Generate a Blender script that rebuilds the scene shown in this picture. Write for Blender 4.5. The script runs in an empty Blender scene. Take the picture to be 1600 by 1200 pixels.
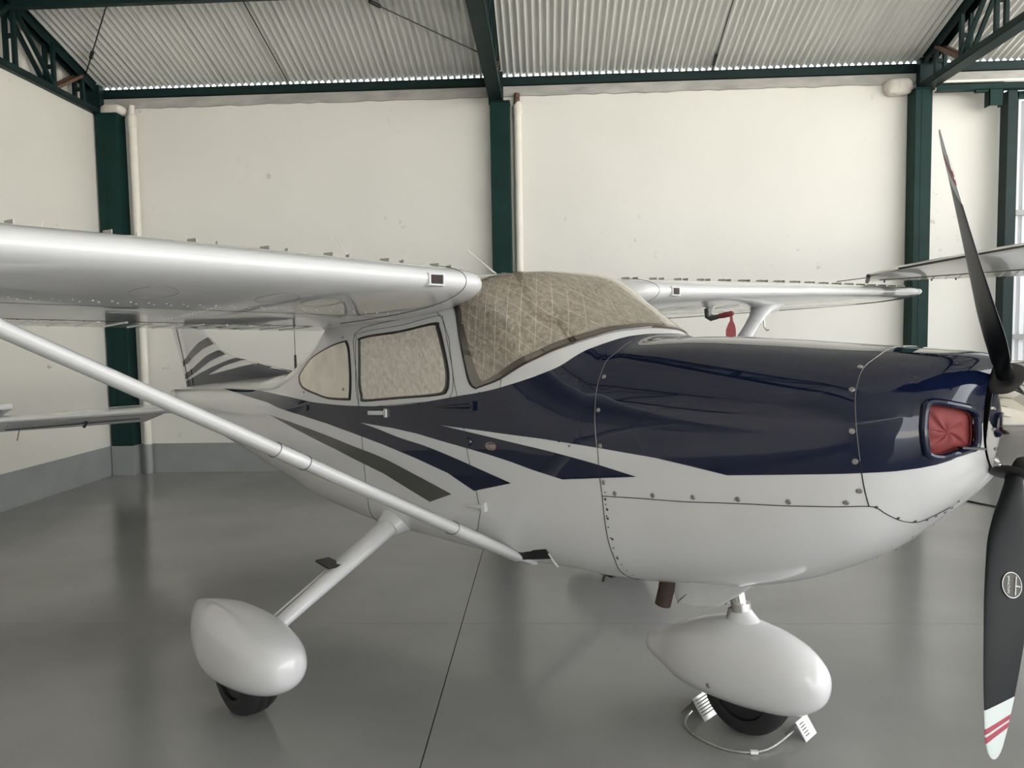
import bpy, bmesh, math, random
from mathutils import Vector, Matrix
random.seed(7)
SC = bpy.context.scene
COL = SC.collection
R = math.radians

# ------------------------------------------------------------------ camera
cam_d = bpy.data.cameras.new('camera')
cam = bpy.data.objects.new('camera', cam_d); COL.objects.link(cam)
SC.camera = cam
cam_d.sensor_width = 36.0
cam_d.lens = 1168.18 / 1600 * 36.0
cam_d.clip_start = .05
CY, CP, CR = R(92.655), R(3.854), R(0.971)
_f = Vector((math.cos(CY)*math.cos(CP), math.sin(CY)*math.cos(CP), -math.sin(CP)))
_r = Vector((math.sin(CY), -math.cos(CY), 0)); _d = _f.cross(_r)
_r2 = _r*math.cos(CR) + _d*math.sin(CR); _d2 = _d*math.cos(CR) - _r*math.sin(CR)
_m = Matrix.Identity(4)
for i in range(3):
    _m[i][0], _m[i][1], _m[i][2] = _r2[i], -_d2[i], -_f[i]
_m.translation = Vector((0, 0, 1.6544))
cam.matrix_world = _m

# ------------------------------------------------------------------ world, sun, exposure
W = bpy.data.worlds.new('sky'); SC.world = W; W.use_nodes = True
_nt = W.node_tree; _bg = _nt.nodes['Background']
_bg.inputs[0].default_value = (.95, .975, 1.0, 1); _bg.inputs[1].default_value = 3.2
sun_d = bpy.data.lights.new('sun', 'SUN'); sun_d.energy = 24.0; sun_d.angle = R(1.5); sun_d.color = (1, .965, .91)
sun = bpy.data.objects.new('sun', sun_d); COL.objects.link(sun)
sun.rotation_euler = Vector((.04, .26, -.965)).to_track_quat('-Z', 'Y').to_euler()     # high midday sun, falls on the apron only
vs = SC.view_settings
vs.view_transform = 'Standard'; vs.look = 'None'; vs.gamma = 1.0; vs.use_curve_mapping = False
vs.exposure = 0.66

# ------------------------------------------------------------------ materials
def mat(name, col, rough=.5, metal=0., coat=0., spec=.5, noise=None, bump=None, coat_rough=.03, emit=None):
    m = bpy.data.materials.new(name); m.use_nodes = True
    nt = m.node_tree; b = nt.nodes['Principled BSDF']
    b.inputs['Base Color'].default_value = (*col, 1); b.inputs['Roughness'].default_value = rough
    b.inputs['Metallic'].default_value = metal; b.inputs['Coat Weight'].default_value = coat
    b.inputs['Coat Roughness'].default_value = coat_rough; b.inputs['Specular IOR Level'].default_value = spec
    tc = nt.nodes.new('ShaderNodeTexCoord')
    if noise:                                  # (scale, amount, detail[, stretch])
        n = nt.nodes.new('ShaderNodeTexNoise'); n.inputs['Scale'].default_value = noise[0]; n.inputs['Detail'].default_value = noise[2]
        src = tc.outputs['Object']
        if len(noise) > 3:
            mp = nt.nodes.new('ShaderNodeMapping'); mp.inputs['Scale'].default_value = noise[3]
            nt.links.new(src, mp.inputs[0]); src = mp.outputs[0]
        nt.links.new(src, n.inputs['Vector'])
        r = nt.nodes.new('ShaderNodeValToRGB'); a = noise[1]
        r.color_ramp.elements[0].position = .3; r.color_ramp.elements[1].position = .7
        r.color_ramp.elements[0].color = (*[c*(1-a) for c in col], 1); r.color_ramp.elements[1].color = (*[min(1, c*(1+a)) for c in col], 1)
        nt.links.new(n.outputs['Fac'], r.inputs[0]); nt.links.new(r.outputs[0], b.inputs['Base Color'])
    if bump:                                   # (scale, strength, distance)
        n2 = nt.nodes.new('ShaderNodeTexNoise'); n2.inputs['Scale'].default_value = bump[0]; n2.inputs['Detail'].default_value = 3
        nt.links.new(tc.outputs['Object'], n2.inputs['Vector'])
        bp = nt.nodes.new('ShaderNodeBump'); bp.inputs['Strength'].default_value = bump[1]; bp.inputs['Distance'].default_value = bump[2]
        nt.links.new(n2.outputs['Fac'], bp.inputs['Height']); nt.links.new(bp.outputs[0], b.inputs['Normal'])
    return m

def wall_mat(name, col, stain):
    """painted plaster: soft mottling, chips and scuffs with a shape of their own"""
    m = mat(name, col, .55, bump=(3.0, .12, .01)); nt = m.node_tree; b = nt.nodes['Principled BSDF']
    tc = nt.nodes.new('ShaderNodeTexCoord')
    n1 = nt.nodes.new('ShaderNodeTexNoise'); n1.inputs['Scale'].default_value = .7; n1.inputs['Detail'].default_value = 4
    n2 = nt.nodes.new('ShaderNodeTexNoise'); n2.inputs['Scale'].default_value = 9; n2.inputs['Detail'].default_value = 6
    n3 = nt.nodes.new('ShaderNodeTexNoise'); n3.inputs['Scale'].default_value = .9; n3.inputs['Detail'].default_value = 1
    for n in (n1, n2, n3): nt.links.new(tc.outputs['Object'], n.inputs['Vector'])
    r1 = nt.nodes.new('ShaderNodeValToRGB'); r1.color_ramp.elements[0].position = .35; r1.color_ramp.elements[1].position = .65
    r1.color_ramp.elements[0].color = (*[c*.95 for c in col], 1); r1.color_ramp.elements[1].color = (*col, 1)
    nt.links.new(n1.outputs['Fac'], r1.inputs[0])
    r2 = nt.nodes.new('ShaderNodeValToRGB'); r2.color_ramp.elements[0].position = .66; r2.color_ramp.elements[1].position = .72
    r3 = nt.nodes.new('ShaderNodeValToRGB'); r3.color_ramp.elements[0].position = .55; r3.color_ramp.elements[1].position = .62
    nt.links.new(n2.outputs['Fac'], r2.inputs[0]); nt.links.new(n3.outputs['Fac'], r3.inputs[0])
    mu = nt.nodes.new('ShaderNodeMath'); mu.operation = 'MULTIPLY'; nt.links.new(r2.outputs[0], mu.inputs[0]); nt.links.new(r3.outputs[0], mu.inputs[1])
    mu2 = nt.nodes.new('ShaderNodeMath'); mu2.operation = 'MULTIPLY'; mu2.inputs[1].default_value = stain; nt.links.new(mu.outputs[0], mu2.inputs[0])
    mx = nt.nodes.new('ShaderNodeMixRGB'); mx.inputs[2].default_value = (.28, .25, .21, 1)
    nt.links.new(mu2.outputs[0], mx.inputs[0]); nt.links.new(r1.outputs[0], mx.inputs[1]); nt.links.new(mx.outputs[0], b.inputs['Base Color'])
    return m

def glass_mat(name, tint, rough=.02, ior=1.45):
    m = bpy.data.materials.new(name); m.use_nodes = True; nt = m.node_tree
    for n in list(nt.nodes): nt.nodes.remove(n)
    o = nt.nodes.new('ShaderNodeOutputMaterial'); mx = nt.nodes.new('ShaderNodeMixShader')
    t = nt.nodes.new('ShaderNodeBsdfTransparent'); t.inputs[0].default_value = (*tint, 1)
    g = nt.nodes.new('ShaderNodeBsdfGlossy'); g.inputs['Roughness'].default_value = rough; g.inputs[0].default_value = (1, 1, 1, 1)
    fr = nt.nodes.new('ShaderNodeFresnel'); ge = nt.nodes.new('ShaderNodeNewGeometry')   # thin sheet: same reflectance from both faces
    ma = nt.nodes.new('ShaderNodeMath'); ma.operation = 'MULTIPLY_ADD'; ma.inputs[1].default_value = 1/ior-ior; ma.inputs[2].default_value = ior
    nt.links.new(ge.outputs['Backfacing'], ma.inputs[0]); nt.links.new(ma.outputs[0], fr.inputs[0])
    nt.links.new(fr.outputs[0], mx.inputs[0]); nt.links.new(t.outputs[0], mx.inputs[1]); nt.links.new(g.outputs[0], mx.inputs[2])
    nt.links.new(mx.outputs[0], o.inputs[0]); return m

def foil_mat(name, c1, c2, scale):
    """crinkled reflective sun-shade foil"""
    m = mat(name, c1, .38, metal=.0); nt = m.node_tree; b = nt.nodes['Principled BSDF']
    tc = nt.nodes.new('ShaderNodeTexCoord')
    v = nt.nodes.new('ShaderNodeTexVoronoi'); v.inputs['Scale'].default_value = scale
    n = nt.nodes.new('ShaderNodeTexNoise'); n.inputs['Scale'].default_value = scale*.8; n.inputs['Detail'].default_value = 5
    for k in (v, n): nt.links.new(tc.outputs['Object'], k.inputs['Vector'])
    r = nt.nodes.new('ShaderNodeValToRGB'); r.color_ramp.elements[0].position = .35; r.color_ramp.elements[1].position = .68
    r.color_ramp.elements[0].color = (*c2, 1); r.color_ramp.elements[1].color = (*c1, 1)
    nt.links.new(n.outputs['Fac'], r.inputs[0]); nt.links.new(r.outputs[0], b.inputs['Base Color'])
    wv = nt.nodes.new('ShaderNodeTexWave'); wv.inputs['Scale'].default_value = 9; wv.bands_direction = 'DIAGONAL'; wv.inputs['Distortion'].default_value = 9; wv.inputs['Detail'].default_value = 3; wv.inputs['Detail Scale'].default_value = 3
    nt.links.new(tc.outputs['Object'], wv.inputs['Vector'])
    mw = nt.nodes.new('ShaderNodeMixRGB'); mw.blend_type = 'MULTIPLY'; mw.inputs[0].default_value = .16; nt.links.new(r.outputs[0], mw.inputs[1]); nt.links.new(wv.outputs['Color'], mw.inputs[2]); nt.links.new(mw.outputs[0], b.inputs['Base Color'])
    ad = nt.nodes.new('ShaderNodeMath'); ad.operation = 'ADD'; nt.links.new(v.outputs['Distance'], ad.inputs[0]); nt.links.new(n.outputs['Fac'], ad.inputs[1])
    bp = nt.nodes.new('ShaderNodeBump'); bp.inputs['Strength'].default_value = .7; bp.inputs['Distance'].default_value = .006
    nt.links.new(ad.outputs[0], bp.inputs['Height']); nt.links.new(bp.outputs[0], b.inputs['Normal'])
    return m

M = {}
M['floor'] = mat('floor_epoxy', (.265, .263, .260), .17, spec=.55, noise=(1.1, .10, 5), bump=(1.6, .05, .01))
M['joint'] = mat('joint_dark', (.03, .03, .03), .7)
M['wall'] = wall_mat('wall_cream', (.82, .805, .75), .35)
M['wall_l'] = wall_mat('wall_cream_worn', (.80, .775, .70), .75)
M['base'] = mat('baseboard_grey', (.31, .32, .315), .4, noise=(3, .06, 4))
M['ledge'] = mat('concrete_ledge', (.42, .41, .385), .8, noise=(3, .22, 6, (1, 1, 3)))
M['green'] = mat('green_steel', (.006, .029, .025), .5, spec=.18, noise=(5, .18, 4))
M['green_dk'] = mat('green_steel_truss', (.006, .022, .021), .5, spec=.25, noise=(5, .2, 4))
M['rust'] = mat('rusty_steel', (.14, .085, .055), .75, noise=(14, .35, 5))
M['roof'] = mat('galvanised_sheet', (.64, .64, .615), .42, metal=.2, noise=(2.2, .10, 5, (1, .25, .25)))
M['pvc'] = mat('pvc_cream', (.80, .76, .68), .4, noise=(6, .05, 4))
M['gable'] = mat('gable_sheet', (.66, .64, .58), .5)
M['ground'] = mat('apron_concrete', (.40, .39, .36), .8, noise=(.5, .1, 4))
M['plaster'] = mat('plaster_patch', (.72, .68, .62), .8, noise=(12, .12, 5), bump=(25, .5, .01))
M['white'] = mat('aircraft_white', (.68, .68, .685), .3, coat=1.0, spec=.1)
M['blue'] = mat('aircraft_navy', (.0052, .009, .031), .3, coat=1.0, coat_rough=.01, spec=.0)
M['stripe'] = mat('aircraft_grey', (.085, .086, .08), .3, coat=1.0, spec=.0)
M['seam'] = mat('panel_gap', (.015, .015, .018), .6)
M['rivet_w'] = mat('rivet_white', (.85, .85, .84), .25, coat=.5)
M['steel'] = mat('stainless_fastener', (.30, .29, .27), .38, metal=.6)
M['screw'] = mat('dark_screw', (.08, .08, .075), .4, metal=.6)
M['chrome'] = mat('polished_spinner', (.80, .78, .75), .05, metal=1.0)
M['black'] = mat('satin_black', (.012, .012, .013), .38)
M['blade'] = mat('blade_black', (.009, .0105, .0115), .36, spec=.09)
M['blade_w'] = mat('blade_tip_white', (.55, .60, .585), .4)
M['blade_r'] = mat('blade_tip_red', (.30, .022, .05), .4)
M['rubber'] = mat('tyre_rubber', (.014, .014, .015), .6, bump=(60, .2, .002))
M['red'] = mat('red_cover_fabric', (.22, .036, .034), .7, bump=(9, .6, .02))
M['seal_dark'] = mat('seal_and_dark_interior_brown', (.050, .038, .026), .35, coat=.5)  # seal brown, also painted in for the dark cabin behind the glass
M['glass'] = glass_mat('tinted_plexiglass', (.985, .97, .945))
M['glass_ws'] = glass_mat('windscreen_plexiglass', (.96, .93, .88), .008, 2.0)
M['foil'] = foil_mat('sunshade_foil', (.60, .555, .49), (.36, .33, .29), 60)
for _n in M['foil'].node_tree.nodes:
    if _n.type == 'BSDF_PRINCIPLED': _n.inputs['Metallic'].default_value = .45; _n.inputs['Roughness'].default_value = .36
M['foil_w'] = foil_mat('window_shade_foil', (.98, .94, .87), (.80, .75, .68), 40)
M['cloth'] = mat('rear_shade_cloth', (.95, .90, .81), .6, noise=(9, .12, 5), bump=(30, .3, .004))
M['exhaust'] = mat('exhaust_rust', (.050, .030, .022), .7, metal=.2, noise=(20, .3, 4))
M['under'] = mat('old_wing_white', (.62, .60, .56), .3, coat=.6, noise=(3, .08, 4))
M['alu'] = mat('aluminium', (.55, .54, .52), .35, metal=.9, noise=(30, .15, 3))
M['dark_glass'] = mat('dark_cabin', (.02, .02, .022), .1)
M['badge_gold'] = mat('badge_gold', (.62, .42, .28), .4)
M['badge_blue'] = mat('badge_blue', (.035, .05, .12), .4)
M['decal'] = mat('decal_silver', (.09, .08, .075), .6, spec=.2)
M['letter'] = mat('registration_black', (.02, .02, .02), .4)
M['orange'] = mat('orange_lamp', (.5, .3, .1), .3)

# ------------------------------------------------------------------ mesh helpers
def tag(o, label=None, cat=None, group=None, kind=None):
    if label: o['label'] = label
    if cat: o['category'] = cat
    if group: o['group'] = group
    if kind: o['kind'] = kind
    return o

def link(name, me, m=None, parent=None):
    o = bpy.data.objects.new(name, me); COL.objects.link(o)
    if m is not None and not me.materials: me.materials.append(m)
    if parent: o.parent = parent
    return o

def mk(name, v, f, m=None, parent=None, smooth=True, angle=None):
    me = bpy.data.meshes.new(name); me.from_pydata([tuple(p) for p in v], [], f); me.validate(verbose=False)
    bm = bmesh.new(); bm.from_mesh(me); bmesh.ops.recalc_face_normals(bm, faces=bm.faces) if angle is not None else None
    for fc in bm.faces: fc.smooth = smooth
    if angle is not None:
        for e in bm.edges:
            if len(e.link_faces) == 2 and e.calc_face_angle(0) > R(angle): e.smooth = False
    bm.to_mesh(me); bm.free()
    return link(name, me, m, parent)

def empty(name, loc=(0, 0, 0), rz=0, parent=None):
    o = bpy.data.objects.new(name, None); COL.objects.link(o); o.location = loc; o.rotation_euler = (0, 0, rz)
    o.empty_display_size = .2
    if parent: o.parent = parent
    return o

class MB:
    """collects shapes into one mesh"""
    def __init__(s): s.v, s.f = [], []
    def add(s, v, f):
        n = len(s.v); s.v += [tuple(p) for p in v]; s.f += [tuple(i+n for i in q) for q in f]; return s
    def box(s, a, b):
        x0, y0, z0 = a; x1, y1, z1 = b
        return s.add([(x0, y0, z0), (x1, y0, z0), (x1, y1, z0), (x0, y1, z0), (x0, y0, z1), (x1, y0, z1), (x1, y1, z1), (x0, y1, z1)],
                     [(0, 3, 2, 1), (4, 5, 6, 7), (0, 1, 5, 4), (1, 2, 6, 5), (2, 3, 7, 6), (3, 0, 4, 7)])
    def bar(s, p, q, w, h, up=(0, 0, 1)):
        p, q = Vector(p), Vector(q); d = (q-p).normalized(); a = d.cross(Vector(up))
        if a.length < 1e-4: a = d.cross(Vector((1, 0, 0)))
        a.normalize(); b = a.cross(d).normalized(); a *= w/2; b *= h/2
        v = [p-a-b, p+a-b, p+a+b, p-a+b, q-a-b, q+a-b, q+a+b, q-a+b]
        return s.add(v, [(0, 3, 2, 1), (4, 5, 6, 7), (0, 1, 5, 4), (1, 2, 6, 5), (2, 3, 7, 6), (3, 0, 4, 7)])
    def tube(s, pts, r, n=10, cap=True, closed=False):
        pts = [Vector(p) for p in pts]; rr = r if isinstance(r, (list, tuple)) else [r]*len(pts)
        rings = []; ref = None
        N = len(pts)
        for i, p in enumerate(pts):
            if closed: d = pts[(i+1) % N]-pts[i-1]
            else: d = pts[min(i+1, N-1)]-pts[max(i-1, 0)]
            d = d.normalized() if d.length > 1e-9 else Vector((1, 0, 0))
            if ref is None: ref = d.orthogonal().normalized()
            a = (ref - d*ref.dot(d)); a = a.normalized() if a.length > 1e-6 else d.orthogonal().normalized(); ref = a; b = d.cross(a)
            rings.append([p+(a*math.cos(2*math.pi*k/n)+b*math.sin(2*math.pi*k/n))*rr[i] for k in range(n)])
        return s.loft(rings, cap and not closed, closed)
    def loft(s, rings, cap=True, loop=False, wrap=True):
        n = len(rings[0]); v = [p for r in rings for p in r]; f = []
        m = len(rings)
        for i in range(m if loop else m-1):
            j = (i+1) % m
            for k in range(n if wrap else n-1):
                l = (k+1) % n; f.append((i*n+k, i*n+l, j*n+l, j*n+k))
        if cap and not loop: f += [tuple(range(n))[::-1], tuple((m-1)*n+k for k in range(n))]
        return s.add(v, f)
    def disc(s, c, nrm, r, n=10, h=.002):
        c, nrm = Vector(c), Vector(nrm).normalized(); a = nrm.orthogonal().normalized(); b = nrm.cross(a)
        ring = [c+(a*math.cos(2*math.pi*k/n)+b*math.sin(2*math.pi*k/n))*r for k in range(n)]
        top = [c+nrm*h+(p-c)*.75 for p in ring]
        v = ring+top; f = [(k, (k+1) % n, n+(k+1) % n, n+k) for k in range(n)]+[tuple(range(n, 2*n))]
        return s.add(v, f)
    def build(s, name, m, parent=None, smooth=False, angle=35):
        return mk(name, s.v, s.f, m, parent, True if smooth else False, angle if smooth else 180)

def bake_bevel(o, w, seg=2):
    bm = bmesh.new(); bm.from_mesh(o.data)
    bmesh.ops.bevel(bm, geom=bm.edges[:], offset=w, segments=seg, profile=.5, affect='EDGES', clamp_overlap=True)
    bm.to_mesh(o.data); bm.free(); return o

def text_mesh(name, txt, size, m, parent, mtx, extrude=.001, align='CENTER'):
    cu = bpy.data.curves.new(name, 'FONT'); cu.body = txt; cu.size = size; cu.extrude = extrude; cu.align_x = align; cu.align_y = 'CENTER'
    t = bpy.data.objects.new(name+'_tmp', cu); COL.objects.link(t)
    me = bpy.data.meshes.new_from_object(t.evaluated_get(bpy.context.evaluated_depsgraph_get()))
    bpy.data.objects.remove(t); bpy.data.curves.remove(cu)
    me.name = name; me.transform(mtx); me.materials.clear()
    return link(name, me, m, parent)

def interp(pts, x):
    pts = sorted(pts)
    if x <= pts[0][0]: return pts[0][1]
    for (a, b), (c, d) in zip(pts, pts[1:]):
        if x <= c: return b+(d-b)*(x-a)/max(c-a, 1e-9)
    return pts[-1][1]

# ================================================================== THE HANGAR
XL, XR, YB, YF = -5.35, 9.2, 9.05, -9.0
ZE, RK = 4.612, .31                      # eave height of the roof sheets, roof slope
def zroof(y): return ZE + RK*(9.20-abs(y))
# floor: base plane and four cast bays with an open joint between them
fl = MB().box((XL-.3, YF-.3, -.16), (XR+.1, YB+.3, -.05)).build('floor', M['joint'])
tag(fl, 'glossy grey epoxy hangar floor', 'floor', kind='structure')
for x0, x1 in ((XL-.2, -.505), (-.505, XR)):
    for y0, y1 in ((YF-.2, 4.17), (4.17, YB+.2)):
        g = .0025
        s_ = MB().box((x0+g, y0+g, -.06), (x1-g, y1-g, 0)).build('floor_slab', M['floor'], fl)
og = MB().box((XR+.1, -60, -.2), (80, 60, -.03)).add([(-60, -60, -.2), (XR+.1, -60, -.2), (XR+.1, YF-.3, -.2), (-60, YF-.3, -.2)], [(0, 1, 2, 3)])
og.add([(-60, YB+.3, -.2), (XR+.1, YB+.3, -.2), (XR+.1, 60, -.2), (-60, 60, -.2)], [(0, 1, 2, 3)])
tag(og.build('ground', M['ground']), 'pale concrete apron outside the hangar', 'ground', kind='structure')

WT = 4.46
tag(MB().box((XL-.2, YB, 0), (5.30, YB+.2, WT)).build('wall_back', M['wall']), 'cream plastered back wall of the hangar', 'wall', kind='structure')
tag(MB().box((XL-.2, YF-.2, 0), (XL, YB, 4.36)).build('wall_left', M['wall_l']), 'cream plastered end wall with scuffs', 'wall', kind='structure')
tag(MB().box((XL-.2, YF-.2, 0), (1.6, YF, 4.6)).build('wall_front', M['wall']), 'cream wall behind the viewer', 'wall', kind='structure')
bb = MB().box((XL, YB-.012, 0), (5.30, YB, .363)).build('baseboard_back', M['base']); tag(bb, 'grey painted band along the back wall', 'baseboard', kind='structure')
bb = MB().box((XL, YF, 0), (XL+.012, YB-.012, .363)).build('baseboard_left', M['base']); tag(bb, 'grey painted band along the end wall', 'baseboard', kind='structure')
# wall head: rough concrete ledge, dark green eave channel
rings = []
led = MB(); nx = 120
for i in range(nx+1):
    x = XL + (XR-XL)*i/nx; j = random.uniform(-.008, .012)
    rings.append([(x, YB-.03, WT-.012+j), (x, YB+.2, WT-.012), (x, YB+.2, 4.565), (x, YB-.03, 4.565)])
led.loft(rings); tag(led.build('trim_1', M['ledge']), 'rough grey concrete ledge on top of the back wall', 'ledge', kind='structure')
ch = MB().box((XL, YB-.045, 4.562), (XR, YB-.037, 4.668)).box((XL, YB-.045, 4.660), (XR, YB+.06, 4.668)).box((XL, YB-.045, 4.562), (XR, YB+.03, 4.570))
tag(ch.build('trim_2', M['green_dk']), 'dark green steel eave channel under the roof sheets', 'beam', kind='structure')

# roof of corrugated sheets, each sheet an object, both slopes
ce = empty('ceiling', (0, 0, 0)); tag(ce, 'corrugated metal roof of the hangar', 'roof', kind='structure')
PIT, AMP = .0775, .017
nw = 13; SW = nw*PIT
def sheet_mesh():
    v, f = [], []; n = nw*10
    yy = [9.03, 6.5, 3.2, 0.0]
    for i in range(n+1):
        x = i*PIT/10; dz = AMP*math.cos(2*math.pi*x/PIT)
        for y in yy: v.append((x, y, zroof(y)+.004+AMP+dz))
    k = len(yy)
    for i in range(n):
        for j in range(k-1): f.append((i*k+j, i*k+j+1, (i+1)*k+j+1, (i+1)*k+j))
    b_ = len(v)                                            # turned-down lap edge
    for y in yy: v.append((n*PIT/10+.0015, y, zroof(y)+.004+2*AMP-.005))
    for j in range(k-1): f.append((n*k+j, n*k+j+1, b_+j+1, b_+j))
    me = bpy.data.meshes.new('roof_sheet'); me.from_pydata(v, [], f)
    for p in me.polygons: p.use_smooth = True
    me.materials.append(M['roof']); return me
shm = sheet_mesh()
nsh = int((XR+.35-(XL-.45))/SW)+1
for i in range(nsh):
    o = link('roof_sheet', shm, None, ce); o.location = (XL-.45+i*SW, 0, 0)
    o2 = link('roof_sheet', shm, None, ce); o2.location = (XL-.45+i*SW+SW, 0, 0); o2.rotation_euler = (0, 0, math.pi)
# gable sheeting over the end wall
gv = MB(); rib = []
y = YB+.2
yy = []
while y > YF:
    yy += [(y, 0), (y-.055, 0), (y-.075, .03), (y-.13, .03), (y-.15, 0)]; y -= .15
v, f = [], []
for (y, d) in yy: v += [(XL-.16+d, y, 4.3), (XL-.16+d, y, zroof(y)+.02)]
for i in range(len(yy)-1): f.append((2*i, 2*i+1, 2*i+3, 2*i+2))
o = mk('wall_gable', v, f, M['gable'], None, False); tag(o, 'ribbed pale sheeting closing the gable above the end wall', 'wall', kind='structure')

# steel columns, grey painted feet
def column(x0, x1, y0, label, foot=True, z1=4.335):
    r = empty('steel_column', ((x0+x1)/2, (y0+YB)/2, 0)); tag(r, label, 'column', 'green steel columns along the back wall')
    cx, cy = (x0+x1)/2, (y0+YB)/2; a, b = (x1-x0)/2, (YB-.013-y0)/2
    s = MB().box((-a, -b, .36 if foot else 0), (a, b, z1)).build('shaft', M['green'], r); bake_bevel(s, .006)
    MB().box((-a-.004, -b-.006, z1), (a+.004, b, z1+.016)).build('cap_plate', M['green'], r)
    if foot: MB().box((-a-.003, -b-.004, 0), (a+.003, b, .363)).build('painted_foot', M['base'], r)
    MB().box((-a*.25-.002, -b-.003, .4), (-a*.25+.002, -b+.004, z1-.02)).build('weld_seam', M['green'], r)
    return r
column(-5.325, -5.06, 8.84, 'dark green steel column in the far left corner')
column(-.615, -.385, 8.84, 'dark green steel column in the middle of the back wall')
column(4.21, 4.40, 8.84, 'dark green steel column on the right, behind the wing tip')

# rain-water pipes
def pipe(x, r, label, ztop, broken):
    t = empty('drain_pipe', (x, YB-r-.014, 0)); tag(t, label, 'pipe', 'cream drain pipes beside the columns')
    MB().tube([(0, 0, .363), (0, 0, ztop-.22)], r, 20).build('pipe', M['pvc'], t, True)
    MB().tube([(0, 0, 0), (0, 0, .366)], r+.002, 20).build('painted_foot', M['base'], t, True)
    MB().tube([(0, 0, ztop-.235), (0, 0, ztop-.135), (-.004, 0, ztop-.11), (-.012, 0, ztop-.10)], [r+.008, r+.008, r+.006, r-.004], 20).build('socket', M['pvc'], t, True)
    MB().tube([(-.01, 0, ztop-.12), (.0, .01, ztop+.02)], r*.72, 16).build('spigot', M['rust'] if broken else M['pvc'], t, True)
    MB().tube([(0, 0, ztop-.29), (0, 0, ztop-.275)], r+.004, 20).build('pipe_band', M['pvc'], t, True)
pipe(-4.945, .048, 'cream drain pipe beside the corner column', 4.45, False)
pipe(-.300, .047, 'cream drain pipe with rusty top beside the middle column', 4.45, True)
# plaster lumps at the column heads
def lump(c, s, label):
    bm = bmesh.new(); bmesh.ops.create_cube(bm, size=1); bmesh.ops.subdivide_edges(bm, edges=bm.edges[:], cuts=5, use_grid_fill=True)
    for v_ in bm.verts:
        q = v_.co.copy(); n_ = Vector((math.sin(q.y*9+c[0]), math.sin(q.z*8), math.sin(q.x*11+q.y*5)))*.025
        q = q.normalized()*(abs(q.x)**5+abs(q.y)**5+abs(q.z)**5)**.0*.5*(1/max((abs(q.normalized().x)**3.2+abs(q.normalized().y)**3.2+abs(q.normalized().z)**3.2)**(1/3.2), .01))+n_*.6
        v_.co = Vector((q.x*s[0], q.y*s[1], q.z*s[2]))
    me = bpy.data.meshes.new('plaster_patch'); bm.to_mesh(me); bm.free()
    for p_ in me.polygons: p_.use_smooth = True
    o = link('plaster_patch', me, M['plaster']); o.location = c; tag(o, label, 'plaster', 'plaster lumps at the column heads')
lump((-5.15, YB-.09, 4.405), (.28, .2, .125), 'rough plaster lump on top of the corner column')
lump((4.08, YB-.06, 4.40), (.30, .16, .19), 'rounded white plaster lump left of the right column head')

# roof trusses running towards the viewer
def truss(x, label, half):
    t = empty('roof_truss', (x, 0, 0)); tag(t, label, 'truss', 'dark green lattice roof trusses')
    w = .045
    zb = lambda y: 4.375 + .012*(8.95-y)
    zt = lambda y: zroof(y)-.055
    y0, y1 = 8.98, .2
    MB().box((-w-.03, y1, 0), (w+.03, y0, .006)).box((-w-.03, y1, 0), (-w-.024, y0, .07)).box((w+.024, y1, 0), (w+.03, y0, .07)).build('bottom_chord', M['green_dk'], t)
    bc = t.children[-1]
    for v_ in bc.data.vertices: v_.co.z += zb(v_.co.y)-.03
    MB().bar((-w, y0-.1, zt(y0-.1)), (-w, y1, zt(y1)), .006, .11).bar((w, y0-.1, zt(y0-.1)), (w, y1, zt(y1)), .006, .11).bar((0, y0-.1, zt(y0-.1)+.05), (0, y1, zt(y1)+.05), .13, .006).build('top_chord', M['green_dk'], t)
    MB().bar((0, 8.93, zb(8.93)-.04), (0, 8.93, zt(8.93)+.05), .17, .09, (0, 1, 0)).build('end_plate', M['green_dk'], t)
    ys = [8.62, 8.12, 7.52, 6.85, 6.1, 5.3, 4.4, 3.4, 2.3]
    for i, y in enumerate(ys):
        for sx in (-w, w):
            MB().bar((sx, y, zb(y)), (sx, y, zt(y)), .035, .045, (0, 1, 0)).build('web_post', M['green_dk'], t)
        MB().bar((-w, y, (zb(y)+zt(y))/2), (w, y, (zb(y)+zt(y))/2), .04, .03, (0, 1, 0)).build('spacer', M['green_dk'], t)
        if i+1 < len(ys):
            yn = ys[i+1]
            a, b = ((y, zt(y)-.03), (yn, zb(yn)+.02)) if i != 1 else ((y, zt(y)-.02), (yn+.06, zb(yn)+.02))
            if i % 2 == 1: a, b = (y, zb(y)+.03), (yn, zt(yn)-.03)
            for sx in (-w, w):
                MB().bar((sx, *a), (sx, *b), .032, .04, (1, 0, 0)).build('web_diagonal', M['rust'] if i == 0 else M['green_dk'], t)
    return t
truss(-5.36, 'dark lattice truss above the end wall on the left', False)
truss(-.545, 'lattice truss seen end-on over the middle column', True)
truss(4.36, 'dark green lattice truss over the right column', True)
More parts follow.
